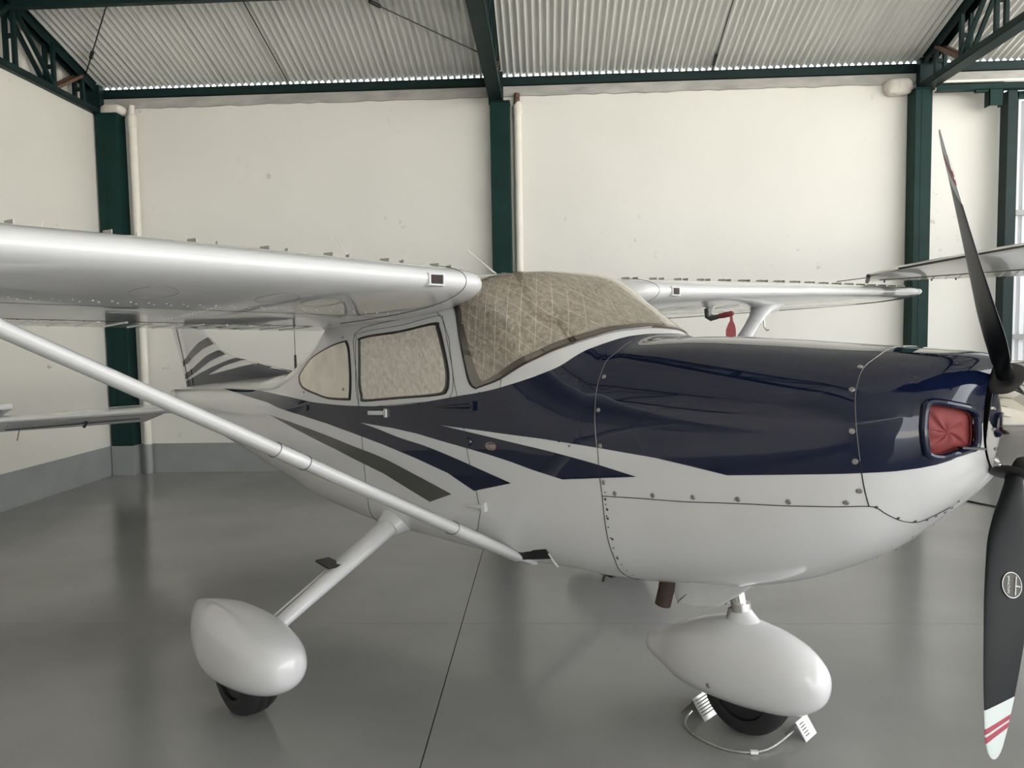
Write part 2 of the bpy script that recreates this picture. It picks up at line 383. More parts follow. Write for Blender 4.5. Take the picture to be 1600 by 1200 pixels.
# purlin between the trusses, bracing rods
def beam(name, p, q, w, h, m, label, cat, group=None):
    r = empty(name, p); tag(r, label, cat, group); q = Vector(q)-Vector(p)
    MB().bar((0, 0, 0), q, .006, h).build('web', m, r)
    MB().bar((0, -w/2, h/2), q+Vector((0, -w/2, h/2)), w, .006).bar((0, -w/2, -h/2), q+Vector((0, -w/2, -h/2)), w, .006).build('flange', m, r)
    MB().bar((0, -w, -h/2+.012), q+Vector((0, -w, -h/2+.012)), .005, .024).build('lip', m, r)
beam('roof_purlin', (-5.3, 7.47, 5.045), (-.62, 7.47, 5.045), .07, .17, M['green_dk'], 'dark green purlin across the top left, between two trusses', 'beam')
def rod(a, b, label, tb=None):
    t = empty('brace_rod', a); tag(t, label, 'rod', 'thin steel bracing rods under the roof'); q = Vector(b)-Vector(a)
    MB().tube([(0, 0, 0), q], .007, 8).build('bar', M['black'], t, True)
    if tb is not None: MB().tube([q*(tb-.05), q*(tb-.04), q*(tb+.04), q*(tb+.05)], [.008, .02, .02, .008], 8).build('turnbuckle', M['black'], t, True)
def rp(x, y): return (x, y, zroof(y)-.02)
rod(rp(-4.45, 7.7), rp(-5.40, 8.80), 'thin bracing rod with turnbuckle beside the left truss', .62)
rod(rp(-3.02, 7.55), rp(-3.01, 9.0), 'thin bracing rod running down the left roof bay')
rod(rp(-1.75, 7.75), rp(-.62, 8.62), 'thin bracing rod slanting to the middle truss', .05)
rod(rp(1.93, 6.9), rp(1.96, 9.02), 'thin bracing rod running down the right roof bay', .9)
# door bay at the right end of the back wall
rl = empty('door_rail', (4.42, 8.80, 0)); tag(rl, 'green sliding door rail beam at the upper right', 'rail')
MB().box((0, 0, 4.285), (4.7, .012, 4.365)).box((0, -.05, 4.285), (4.7, .06, 4.293)).box((0, .0, 4.357), (4.7, .10, 4.365)).build('rail_beam', M['green'], rl)
MB().box((.02, .02, 4.385), (4.7, .12, 4.41)).build('light_gap_strip', M['pvc'], rl)  # pale solid strip, its colour stands in for light through the gap above the rail
MB().box((.56, -.03, 4.105), (.715, -.022, 4.29)).box((.56, -.03, 4.105), (.568, .07, 4.29)).box((.707, -.03, 4.105), (.715, .07, 4.29)).build('hanger_bracket', M['green'], rl)
MB().box((.42, -.02, 4.26), (.60, .03, 4.288)).build('stop_plate', M['green'], rl)
MB().tube([(.985, -.01, 4.27), (1.015, -.01, 4.27)], .034, 14).build('roller', M['black'], rl, True)
dr = empty('door_1', (5.31, 8.86, 0)); tag(dr, 'green framed sliding door with pale ribbed cladding at the right edge', 'door', kind='structure')
DW = 3.6
MB().box((-.10, -.05, .02), (0, .10, 4.278)).build('door_stile', M['green_dk'], dr)
MB().box((0, -.012, .02), (.035, .05, 4.278)).build('door_stile', M['green'], dr)
MB().box((DW-.1, -.02, .02), (DW, .08, 4.278)).build('door_stile', M['green'], dr)
MB().box((0, -.012, 4.20), (DW, .05, 4.278)).build('door_rail', M['green'], dr)
MB().box((0, -.012, .02), (DW, .05, .12)).build('door_rail', M['green'], dr)
for z in (2.93, 1.52): MB().box((.04, -.004, z-.03), (DW-.1, .04, z+.03)).build('door_rail', M['base'], dr)
clad = bpy.data.materials.new('translucent_cladding'); clad.use_nodes = True
_n = clad.node_tree; _b = _n.nodes['Principled BSDF']; _b.inputs['Base Color'].default_value = (.72, .73, .75, 1); _b.inputs['Roughness'].default_value = .4
_t = _n.nodes.new('ShaderNodeBsdfTranslucent'); _t.inputs[0].default_value = (.75, .77, .80, 1); _x = _n.nodes.new('ShaderNodeMixShader'); _x.inputs[0].default_value = .06
_n.links.new(_b.outputs[0], _x.inputs[1]); _n.links.new(_t.outputs[0], _x.inputs[2]); _n.links.new(_x.outputs[0], _n.nodes['Material Output'].inputs[0])
xs = []; x = .05
while x < DW-.1: xs += [(x, .052), (x+.050, .052), (x+.056, .115), (x+.090, .115), (x+.096, .052)]; x += .096
v, f = [], []
for x, d in xs: v += [(x, d, .1), (x, d, 4.2)]
for i in range(len(xs)-1): f.append((2*i, 2*i+1, 2*i+3, 2*i+2))
mk('ribbed_cladding', v, f, clad, dr, False)
# thin dark cable on the floor behind the propeller
cb = MB().tube([(3.55, 7.9, .006), (3.80, 7.45, .006), (3.95, 7.15, .006), (4.10, 6.85, .006), (4.35, 6.35, .006), (4.7, 5.8, .006)], .011, 8).build('floor_cable', M['black'], None, True)
tag(cb, 'dark cable lying on the floor behind the propeller', 'cable')

# ================================================================== THE AIRCRAFT  (local axes: +X nose, -Y the side towards the viewer)
# X, zb, zt, w, zw, nb, nt
ST=[
(1.030,1.19,1.550,.190,1.37,2.0,2.0),
(1.000,1.145,1.560,.285,1.36,2.0,2.1),
(0.950,1.085,1.570,.365,1.34,2.0,2.3),
(0.870,1.005,1.577,.430,1.32,2.1,2.5),
(0.760,.900,1.585,.480,1.29,2.2,2.6),
(0.600,.795,1.595,.515,1.25,2.3,2.7),
(0.300,.672,1.615,.545,1.20,2.4,2.7),
(0.000,.620,1.627,.555,1.15,2.6,2.8),
(-.150,.605,1.6240,.558,1.12,2.8,2.95),
(-.225,.600,1.6330,.559,1.115,2.9,2.9),
(-.300,.595,1.672,.560,1.11,3.0,2.8),
(-.500,.590,1.815,.560,1.10,3.2,2.75),
(-.700,.580,1.928,.560,1.10,3.5,3.6),
(-.900,.575,1.945,.560,1.10,3.6,4.6),
(-1.20,.570,1.952,.560,1.10,3.8,5.0),
(-1.80,.565,1.940,.560,1.10,3.8,5.0),
(-2.20,.575,1.850,.545,1.10,3.6,4.2),
(-2.50,.590,1.690,.520,1.10,3.4,3.4),
(-3.00,.640,1.465,.460,1.09,3.0,2.8),
(-3.50,.700,1.385,.400,1.08,2.7,2.4),
(-4.50,.820,1.300,.260,1.08,2.4,2.2),
(-5.60,.960,1.205,.110,1.09,2.2,2.0),
(-5.85,1.00,1.180,.050,1.10,2.0,2.0),
]
_xs=[-s[0] for s in ST]
def _pchip(xs,ys,smooth=False):
    n=len(xs);h=[xs[i+1]-xs[i] for i in range(n-1)];d=[(ys[i+1]-ys[i])/h[i] for i in range(n-1)]
    m=[0]*n;m[0]=d[0];m[-1]=d[-1]
    for i in range(1,n-1):
        if d[i-1]*d[i]<=0:m[i]=0
        elif smooth:m[i]=(d[i-1]*h[i]+d[i]*h[i-1])/(h[i]+h[i-1])
        else:
            a=2*h[i]+h[i-1];b=h[i]+2*h[i-1];m[i]=(a+b)/(a/d[i-1]+b/d[i])
    def f(x):
        x=min(max(x,xs[0]),xs[-1]);i=0
        while i<n-2 and x>xs[i+1]:i+=1
        t=(x-xs[i])/h[i]
        return (ys[i]*(1+2*t)*(1-t)**2+m[i]*h[i]*t*(1-t)**2+ys[i+1]*t*t*(3-2*t)+m[i+1]*h[i]*t*t*(t-1))
    return f
_F=[_pchip(_xs,[s[k] for s in ST],True) for k in range(1,7)]
def sec(X): return [f(-X) for f in _F]
_NS=96
_CS=[(math.cos(-math.pi/2+math.pi*i/_NS),math.sin(-math.pi/2+math.pi*i/_NS)) for i in range(_NS+1)]
_cache={}
def section(X):
    k=round(X,4)
    if k in _cache: return _cache[k]
    zb,zt,w,zw,nb,nt=sec(X); pts=[];L=[0.]
    for c,s in _CS:
        n=nt if s>=0 else nb; h=(zt-zw) if s>=0 else (zw-zb)
        c=max(c,0.)
        r=(c**n+abs(s)**n)**(-1/n)
        pts.append((-w*c*r,zw+h*s*r))
    for i in range(1,len(pts)): L.append(L[-1]+math.hypot(pts[i][0]-pts[i-1][0],pts[i][1]-pts[i-1][1]))
    T=L[-1] or 1; L=[l/T for l in L]
    _cache[k]=(pts,L); return _cache[k]
def S(X,t):
    pts,L=section(X); t=min(max(t,0.),1.)
    lo,hi=0,_NS
    while hi-lo>1:
        m=(lo+hi)//2
        if L[m]<=t: lo=m
        else: hi=m
    f=(t-L[lo])/max(L[hi]-L[lo],1e-12)
    return (X,pts[lo][0]+(pts[hi][0]-pts[lo][0])*f,pts[lo][1]+(pts[hi][1]-pts[lo][1])*f)

BK={
'seam_firewall':[(-0.2196,0.8583),(-0.2097,0.7946),(-0.219,0.762),(-0.2109,0.7265),(-0.203,0.6949),(-0.1915,0.6563),(-0.1706,0.5872),(-0.1581,0.5463),(-0.1493,0.4913),(-0.1391,0.45),(-0.1358,0.3973),(-0.1384,0.3382),(-0.1414,0.2973),(-0.1626,0.2268)],
'seam_bowl':[(0.7353,0.9836),(0.7506,0.8191),(0.7411,0.7376),(0.7461,0.6801),(0.7504,0.6503),(0.7624,0.5943),(0.7718,0.539),(0.7787,0.4889),(0.7833,0.4333),(0.7874,0.3668)],
'seam_split':[(-0.1391,0.45),(0.1132,0.4467),(0.3354,0.4418),(0.5088,0.43),(0.6778,0.4028),(0.7874,0.3668),(0.8195,0.3166),(0.8463,0.2372),(0.8663,0.1811),(0.8966,0.1526),(0.9306,0.1233)],
'blue_top':[(-4.3177,0.7457),(-3.7805,0.7286),(-3.1466,0.6767),(-2.6353,0.6009),(-2.2723,0.5388),(-1.8591,0.5128),(-1.5183,0.5158),(-1.2871,0.5277),(-0.987,0.5492),(-0.7201,0.5817),(-0.6282,0.6073),(-0.5478,0.6375),(-0.4048,0.6987),(-0.3299,0.7619),(-0.2807,0.8148),(-0.258,0.8764),(-0.2475,0.97)],
'blue_low_aft':[(-4.3177,0.7457),(-4.0676,0.716),(-3.0747,0.621),(-2.8433,0.5806),(-2.4461,0.5175),(-2.1357,0.4706),(-1.8676,0.4461),(-1.5677,0.4239),(-1.2983,0.4055),(-1.0546,0.3851),(-0.8734,0.3589),(-0.6308,0.4029)],
'whiteA_low':[(-1.7881,0.472),(-1.6214,0.4596),(-1.4265,0.4458),(-1.2194,0.4359),(-1.0513,0.4235),(-0.8295,0.4076),(-0.6308,0.4029)],
'whiteA_up':[(-1.7881,0.472),(-1.4791,0.4656),(-1.2931,0.4611),(-1.0962,0.4517),(-0.9356,0.4455),(-0.7851,0.4429),(-0.636,0.447),(-0.5035,0.4556),(-0.3371,0.467),(-0.1555,0.4884),(0.021,0.4936)],
'whiteB_low':[(-1.0982,0.4851),(-0.8249,0.4791),(-0.6224,0.4892),(-0.3945,0.5151),(-0.1549,0.5174),(0.021,0.4936)],
'whiteB_up':[(-1.0982,0.4851),(-0.8244,0.4877),(-0.622,0.5045),(-0.4373,0.5333),(-0.1708,0.5543),(0.1038,0.5347),(0.2501,0.5185),(0.3765,0.4988),(0.5142,0.4942),(0.6589,0.4808),(0.7823,0.459),(0.8628,0.4335),(0.9148,0.4165),(0.9472,0.4046),(0.9756,0.3951),(0.9952,0.3914),(1.0153,0.3853)],
'grey_up':[(-3.0253,0.5626),(-2.6362,0.511),(-2.2351,0.4494),(-1.8718,0.4142),(-1.5713,0.3924),(-1.3028,0.3681),(-1.0339,0.3409)],
'grey_low':[(-3.0253,0.5626),(-2.4549,0.4624),(-2.0476,0.4013),(-1.5773,0.356),(-1.2068,0.3133),(-1.0339,0.3409)],
'door':[(-1.8591,0.1913),(-1.7668,0.2822),(-1.7539,0.34),(-1.7648,0.4101),(-1.7844,0.5031),(-1.8127,0.6043),(-1.8446,0.6677),(-1.8388,0.6878),(-1.7752,0.6988),(-1.4643,0.7114),(-1.17,0.7303),(-1.0998,0.711),(-1.0375,0.6675),(-0.9949,0.5749),(-0.9444,0.5103),(-0.91,0.4324),(-0.8566,0.3562),(-0.8429,0.3164),(-0.8861,0.2758),(-0.9702,0.2377)],
'door_glass':[(-1.7778,0.5649),(-1.7758,0.6264),(-1.7809,0.665),(-1.7591,0.6749),(-1.4513,0.6835),(-1.1659,0.7006),(-1.1233,0.6905),(-1.0811,0.6538),(-1.0449,0.6072),(-1.0406,0.5778),(-1.0553,0.5601),(-1.1028,0.551),(-1.3378,0.5399),(-1.7208,0.5247),(-1.7619,0.5385)],
'rear_glass':[(-1.9203,0.6749),(-1.8874,0.654),(-1.8705,0.6139),(-1.8654,0.576),(-1.8758,0.5367),(-1.9066,0.5292),(-2.126,0.5397),(-2.3043,0.5707),(-2.4655,0.613),(-2.5344,0.6514),(-2.5209,0.671),(-2.4028,0.6855),(-2.2163,0.6773),(-2.0217,0.6757)],
'ws_bottom':[(-0.8462,0.5721),(-0.695,0.605),(-0.5474,0.6759),(-0.4343,0.7343),(-0.3632,0.783),(-0.322,0.835),(-0.2936,0.9166),(-0.297,0.996)],
'ws_post':[(-0.8462,0.5721),(-0.8888,0.583),(-0.9295,0.6298),(-0.9939,0.7082),(-1.0292,0.7345)],
'camloc':[(-0.1695,0.634),(-0.1462,0.5573),(-0.1313,0.4793),(-0.0786,0.4567),(0.0875,0.4557),(0.2494,0.4546),(0.4108,0.4475),(0.5731,0.431),(0.7337,0.3996),(0.7716,0.4175),(0.7657,0.4907),(0.756,0.5606),(0.7369,0.6619),(0.7295,0.7405),(-0.1882,0.7117)],
'screw':[(0.8029,0.3558),(0.8381,0.277),(0.8618,0.2056),(0.8782,0.1587),(0.8959,0.1379),(0.9125,0.1113),(0.9293,0.1041),(0.9502,0.1234),(0.8154,0.0852),(0.7457,0.0415),(0.6661,0.0),(-0.1245,0.4433),(-0.1187,0.4209),(-0.12,0.4007),(-0.1165,0.3521),(-0.1261,0.2979)],
'inlet':[(0.9275,0.5281),(0.9277,0.5716),(0.9343,0.5972),(0.9758,0.5855),(1.0124,0.5521),(1.018,0.474),(1.015,0.4028),(1.0063,0.405),(0.9832,0.4185),(0.9591,0.4266),(0.9363,0.4514),(0.9307,0.4886)],
'handle':[(-1.694,0.496),(-1.5425,0.499)],
'hinge':[(-0.8074,0.332),(-0.9396,0.3236)],
'hinge_up':[(-0.8643,0.5358),(-1.1191,0.5234)],
'latch':[(-0.8993,0.4597)],
'badge':[(-0.7509,0.4619)],
'fueldrain':[(-2.3968,0.5383)],
'panel':[(-0.9444,0.5103),(-0.7805,0.527),(-0.6227,0.5588)],
'step':[(-0.7129,0.2185),(-0.6004,0.2456),(-0.4892,0.2628)],
'white_line':[(-0.6932,0.5872),(-0.6915,0.6081)],
}

def nrm(X, t):
    e = .004; t = min(max(t, .004), .996)
    a = Vector(S(X+e, t))-Vector(S(X-e, t)); b = Vector(S(X, t+.003))-Vector(S(X, t-.003))
    n = a.cross(b)
    return n.normalized() if n.length > 1e-12 else Vector((1, 0, 0))
def SO(X, t, off):
    p = Vector(S(X, t))
    n = nrm(X, t)
    if t > .995: n = Vector((n.x, 0, n.z)).normalized(); p.y = 0
    return p+n*off
def mir(p): return Vector((p[0], -p[1], p[2]))

AC = empty('light_aircraft', (0.6865, 3.1418, 0), R(-42.880))
tag(AC, 'white and navy high-wing propeller aircraft parked in the hangar', 'airplane')
AM = Matrix.Translation((0.6865, 3.1418, 0)) @ Matrix.Rotation(R(-42.880), 4, 'Z')

# ---- fuselage shell (hole cut for the two cooling inlets)
def frange(a, b, n): return [a+(b-a)*i/n for i in range(n+1)]
XSt = frange(1.03, .80, 46)+frange(.80, 0, 30)[1:]+frange(0, -.45, 56)[1:]+frange(-.45, -2.7, 84)[1:]+frange(-2.7, -5.85, 50)[1:]
NT = 72
inl = [S(*q) for q in BK['inlet']]
_ic = (sum(p[1] for p in inl)/len(inl), sum(p[2] for p in inl)/len(inl))
ipoly = [(_ic[0]+(p[1]-_ic[0])*1.04, _ic[1]+(p[2]-_ic[1])*1.04) for p in inl]
def inside(y, z, poly):
    c = False; n = len(poly)
    for i in range(n):
        (a, b), (e, d) = poly[i], poly[i-1]
        if (b > z) != (d > z) and y < (e-a)*(z-b)/(d-b)+a: c = not c
    return c
v, f = [], []
for X in XSt:
    st = [S(X, k/NT) for k in range(NT+1)]
    st[0] = (X, 0, st[0][2]); st[-1] = (X, 0, st[-1][2])
    v += st + [(p[0], -p[1], p[2]) for p in st[1:-1][::-1]]
n = 2*NT
for i in range(len(XSt)-1):
    for k in range(n):
        l = (k+1) % n; q = (i*n+k, i*n+l, (i+1)*n+l, (i+1)*n+k)
        cx = sum(v[a][0] for a in q)/4; cy = sum(v[a][1] for a in q)/4; cz = sum(v[a][2] for a in q)/4
        if cx > .86 and inside(-abs(cy), cz, ipoly): continue
        f.append(q)
f.append(tuple(range((len(XSt)-1)*n, len(XSt)*n)))
fus = mk('fuselage', v, f, M['white'], AC, True, 60)

def strip(xs, lo, hi, off, nt=10):
    """patch of the fuselage skin between two curves t=lo(X) and t=hi(X), on both sides"""
    out = MB()
    for side in (1, -1):
        vv, ff = [], []
        for X in xs:
            a, b = lo(X), hi(X)
            for j in range(nt+1):
                p = SO(X, a+(b-a)*j/nt, off); vv.append(p if side == 1 else mir(p))
        for i in range(len(xs)-1):
            for j in range(nt):
                q = (i*(nt+1)+j, i*(nt+1)+j+1, (i+1)*(nt+1)+j+1, (i+1)*(nt+1)+j)
                ff.append(q if side == -1 else q[::-1])
        out.add(vv, ff)
    return out
def t_of(X, z):
    lo_, hi_ = 0., 1.
    for _ in range(26):
        m_ = (lo_+hi_)/2
        if S(X, m_)[2] < z: lo_ = m_
        else: hi_ = m_
    return (lo_+hi_)/2
def zknots(k): return sorted((X, S(X, t)[2]) for X, t in BK[k])
def IB(k):
    P = zknots(k); return lambda X: t_of(X, interp(P, X))
def smooth_curve(k):
    P = zknots(k); g_ = _pchip([p[0] for p in P], [p[1] for p in P], True)
    return lambda X: t_of(X, g_(X))
_bt = sorted(BK['blue_top']); _btt = _pchip([p[0] for p in _bt], [p[1] for p in _bt]); _btz = smooth_curve('blue_top')
def btop(X):
    w_ = min(1, max(0, (X+.75)/.2))
    return (_btz(X) if w_ < 1 else 0)*(1-w_)+(_btt(X) if w_ > 0 else 0)*w_
XTOP = max(p[0] for p in BK['blue_top'])
def blue_hi(X):
    return 1. if X > XTOP else btop(X)
aLo, aUp, bLo, bUp, lowA = smooth_curve('whiteA_low'), IB('whiteA_up'), smooth_curve('whiteB_low'), IB('whiteB_up'), IB('blue_low_aft')
xa, xb = BK['whiteA_low'][0][0], BK['whiteB_low'][0][0]
xA1, xA2, xB1 = BK['whiteA_low'][-1][0], BK['whiteA_up'][-1][0], BK['whiteB_up'][-1][0]
def grid(a, b, extra=(), st=.02):
    n_ = max(2, int(abs(b-a)/st)); g = frange(a, b, n_)+[e for e in list(extra)+[x for x in XSt if -.5 < x < .05] if min(a, b) < e < max(a, b)]
    return sorted(set(round(x, 5) for x in g))
kn = [p[0] for k in ('blue_low_aft', 'whiteA_up', 'whiteB_up', 'blue_top') for p in BK[k]]+[XTOP+.0004]
OFF = .0018
def is_in(X, t):
    p = S(X, t); return X > .86 and inside(p[1], p[2], ipoly)
s1 = strip(grid(BK['blue_top'][0][0], xA1, kn+[xa]), lowA, lambda X: blue_hi(X) if X <= xa else min(aLo(X), blue_hi(X)), OFF, 8)
s2 = strip(grid(xa, xA2, kn+[xb]), aUp, lambda X: blue_hi(X) if X <= xb else bLo(X), OFF, 8)
s3 = strip(grid(xb, .90, kn), bUp, blue_hi, OFF, 40)
# nose bowl part of the navy paint, left open over the inlets
s4 = MB(); gx = frange(.90, 1.03, 40)
for side in (1, -1):
    NTT = 60; vv, ff = [], []
    for X in gx:
        lo_ = bUp(X) if X < xB1 else interp([(xB1, bUp(xB1)), (1.03, .50)], X)
        for j in range(NTT+1):
            p = SO(X, lo_+(1-lo_)*j/NTT, OFF); vv.append(p if side == 1 else mir(p))
    for i in range(len(gx)-1):
        for j in range(NTT):
            q = (i*(NTT+1)+j, i*(NTT+1)+j+1, (i+1)*(NTT+1)+j+1, (i+1)*(NTT+1)+j)
            cy = -abs(sum(vv[a].y for a in q)/4); cz = sum(vv[a].z for a in q)/4
            if inside(cy, cz, ipoly): continue
            ff.append(q if side == -1 else q[::-1])
    s4.add(vv, ff)
for s_ in (s1, s2, s3):
    pass
bl = MB().add(s3.v, s3.f).add(s4.v, s4.f)
mk('navy_paint', bl.v, bl.f, M['blue'], fus)
mk('navy_stripe', s1.v, s1.f, M['blue'], fus)
mk('navy_stripe', s2.v, s2.f, M['blue'], fus)
gUp, gLo = smooth_curve('grey_up'), IB('grey_low')
gs = strip(grid(BK['grey_up'][0][0], BK['grey_up'][-1][0], [p[0] for p in BK['grey_low']]), gLo, gUp, OFF, 5)
mk('grey_stripe', gs.v, gs.f, M['stripe'], fus)

# ---- panel lines
def dense(pts, st=.02):
    out = []
    for (a, b), (c, d) in zip(pts, pts[1:]):
        n_ = max(1, int(max(abs(c-a), abs(d-b)*1.5)/st))
        out += [(a+(c-a)*i/n_, b+(d-b)*i/n_) for i in range(n_)]
    return out+[pts[-1]]
def catmull(P, n=6):
    out = []
    for i in range(len(P)-1):
        p0, p1, p2, p3 = P[max(i-1, 0)], P[i], P[i+1], P[min(i+2, len(P)-1)]
        for k in range(n):
            t = k/n; out.append(tuple(.5*(2*b+(c-a)*t+(2*a-5*b+4*c-d)*t*t+(3*b-a-3*c+d)*t**3) for a, b, c, d in zip(p0, p1, p2, p3)))
    return out+[P[-1]]
def line(name, pts, r=.0016, m='seam', both=True, off=.0008, cm=True):
    P = [SO(X, t, off) for X, t in (catmull(pts) if cm else dense(pts))]
    if both: MB().tube([mir(p) for p in P], r, 5).build(name, M[m], fus)
    return MB().tube(P, r, 5).build(name, M[m], fus)
fw = BK['seam_firewall']; fw = [(fw[0][0], 1.0), (fw[0][0], .95)]+fw+[(fw[-1][0], .05), (fw[-1][0]-.01, 0)]
line('panel_gap', fw)
sb = BK['seam_bowl']; line('panel_gap', [(sb[0][0]+.005, 1.0)]+sb)
line('panel_gap', BK['seam_split'])
line('panel_edge', BK['seam_firewall'][:8], r=.0009, m='steel', off=.0024)
line('panel_edge', [(sb[0][0]+.005, 1.0)]+sb[:8], r=.0009, m='steel', off=.0024)
line('panel_gap', BK['door'], cm=False, r=.0014)
line('panel_gap', BK['panel'], r=.0012)
line('panel_gap', BK['white_line'], r=.0012, cm=False)
# fasteners
for k, rad, m_, h in (('camloc', .0095, 'steel', .003), ('screw', .0055, 'screw', .0015)):
    for X, t in BK[k]:
        p = SO(X, t, OFF); n_ = nrm(X, t)
        MB().disc(p, n_, rad, 12, h).build('fastener', M[m_], fus)
        MB().disc(mir(p), mir(n_), rad, 12, h).build('fastener', M[m_], fus)
# little rivets around the forward fuselage
rv = MB()
for X in [-.30-.055*i for i in range(11)]:
    for z in (1.30, 1.335):
        for t in (interp([(1.30, .50), (1.335, .52)], z),):
            p = SO(X+(.027 if z > 1.31 else 0), t+.045, OFF); rv.disc(p, nrm(X, t), .004, 6, .0015)
for i in range(14):
    p = SO(-.125, .12+.026*i, 0); rv.disc(p, nrm(-.125, .12+.026*i), .0032, 6, .001)
rv.build('skin_rivets', M['blue'], fus)['kind'] = 'stuff'

# ---- cooling inlets: lip, duct, red plug
for side in (1, -1):
    P = catmull([*inl, inl[0]], 6)[:-1]
    P = [Vector(p)+Vector((.004, -.003, 0)) for p in P]
    c0 = sum(P, Vector())/len(P)
    lip = [c0+(p-c0)*1.06 for p in P]; inn = [c0+(p-c0)*1.0+Vector((-.016, .014, 0)) for p in P]
    fx = (lambda p: p) if side == 1 else mir
    MB().tube([fx(p) for p in lip], .0115, 10, closed=True).build('inlet_lip', M['blue'], fus, True)
    d = MB().loft([[fx(p) for p in lip], [fx(p) for p in inn]], False); d.build('inlet_duct', M['black'], fus, True)
    # plug: bulging cushion with creases
    pv, pf = [], []; nr = 7; n_ = len(P)
    ci = sum(inn, Vector())/n_
    for k in range(nr+1):
        s_ = 1-k/nr
        for j, p in enumerate(inn):
            q = ci+(p-ci)*s_*.94; u = 1-s_
            q = q+Vector((.012, -.010, 0))*(1-s_**3)+Vector((.5, -.5, .1))*.012*math.sin(j*.55+k*.5)*s_*(1-s_)*2
            pv.append(fx(q))
    for k in range(nr):
        for j in range(n_):
            l = (j+1) % n_; pf.append((k*n_+j, k*n_+l, (k+1)*n_+l, (k+1)*n_+j))
    if side == -1: continue
    r_ = empty('cowl_plug'); r_.matrix_world = AM
    tag(r_, 'red fabric plug in the engine air inlet beside the spinner', 'plug')
    mk('cushion', pv, pf, M['red'], r_, True, 80)
    MB().tube([fx(ci+(p-ci)*.955+Vector((.004, -.004, 0))) for p in inn], .0035, 6, closed=True).build('piping', M['red'], r_, True)
    b0 = ci+Vector((.042, .008, -.045))
    MB().bar(fx(b0), fx(b0+Vector((.05, .045, -.004))), .006, .028, (1, 0, 0)).build('strap', M['black'], r_)

# ---- glazing
def star(poly, off, rings=6, shrink=1.0, bulge=0.):
    c = (sum(p[0] for p in poly)/len(poly), sum(p[1] for p in poly)/len(poly)); vv, ff = [], []; n_ = len(poly)
    for k in range(rings+1):
        s_ = (1-k/rings)*shrink
        vv += [SO(c[0]+(x-c[0])*s_, c[1]+(t-c[1])*s_, off+bulge*(1-(s_/shrink)**2)) for x, t in poly]
    for k in range(rings):
        for j in range(n_):
            l = (j+1) % n_; ff.append((k*n_+j, k*n_+l, (k+1)*n_+l, (k+1)*n_+j))
    return vv, ff
def orient(vv, ff):
    s_ = 0
    for q in ff:
        a, b, c = (Vector(vv[i]) for i in q[:3]); m_ = (a+b+c)/3
        s_ += (b-a).cross(c-a).dot(m_-Vector((-1.2, 0, 1.1)))
    return ff if s_ > 0 else [q[::-1] for q in ff]
def both(vf, name, m, parent, single=False):
    vv, ff = vf
    mk(name, vv, orient(vv, ff), m, parent, True)
    if not single:
        vm = [mir(p) for p in vv]; mk(name, vm, orient(vm, ff), m, parent, True)
def shade_root(label):
    r_ = empty('sunshade'); r_.matrix_world = AM; tag(r_, label, 'sunshade', 'reflective sunshades in the cabin windows'); return r_
for key, lab, m_, nm in (('door_glass', 'crinkled silver sunshade in the cabin door window', 'foil_w', 'door_window'), ('rear_glass', 'pale cloth sunshade in the rounded rear side window', 'cloth', 'rear_window')):
    poly = catmull(BK[key]+[BK[key][0]], 5)[:-1]
    both(star(poly, .0010, 5, 1.035), nm+'_seal', M['seal_dark'], fus)  # brown sheet: seal rim, and the cabin's darkness put in as colour
    for side in (1,):
        r_ = shade_root(lab)
        vv, ff = star(poly, .0035, 8, .955)
        if side == -1: vv = [mir(p) for p in vv]
        mk('foil_sheet', vv, ff, M[m_], r_, True, 80)
    both(star(poly, .0065, 6, .995), nm, M['glass'], fus)
    # frame lip
    for side in (1, -1):
        P = [SO(x, t, .003) for x, t in catmull(BK[key]+[BK[key][0]], 5)[:-1]]
        P = P if side == 1 else [mir(p) for p in P]
        MB().tube(P, .0042, 6, closed=True).build('window_gasket', M['seam'], fus, True)
dg = BK['door_glass']; cg = (sum(p[0] for p in dg)/len(dg), sum(p[1] for p in dg)/len(dg))
line('window_frame_gap', [(cg[0]+(x-cg[0])*1.10, cg[1]+(t-cg[1])*1.19) for x, t in dg+[dg[0]]], r=.0012, m='seam')
for X, t in ((-1.945, .685), (-1.93, .555), (-2.42, .59)):
    p = SO(X, t, .010); MB().disc(p, nrm(X, t), .008, 8, .004).build('window_clip', M['steel'], fus)

# windscreen
wb = BK['ws_bottom']; wp = BK['ws_post']
Bc = catmull([wb[0]]+wb[1:]+[(wb[-1][0]+.004, 1.0)], 5)
TOPX = -.755
Tc_key = [wp[-1], (-1.0, .775), (-.97, .808), (-.93, .838), (-.90, .87), (-.88, .91), (-.87, .95), (-.87, 1.0)]
Tc = catmull(Tc_key, 6)
def resample(P, n):
    L = [0.]
    for a, b in zip(P, P[1:]): L.append(L[-1]+math.hypot(a[0]-b[0], 1.6*(a[1]-b[1])))
    out = []
    for i in range(n+1):
        s_ = L[-1]*i/n; k = 0
        while k < len(L)-2 and L[k+1] < s_: k += 1
        u = (s_-L[k])/max(L[k+1]-L[k], 1e-9); out.append(tuple(a+(b-a)*u for a, b in zip(P[k], P[k+1])))
    return out
NV, NSs = 40, 16
Br, Tr = resample(Bc, NV), resample(Tc, NV)
post = resample(wp, NSs)
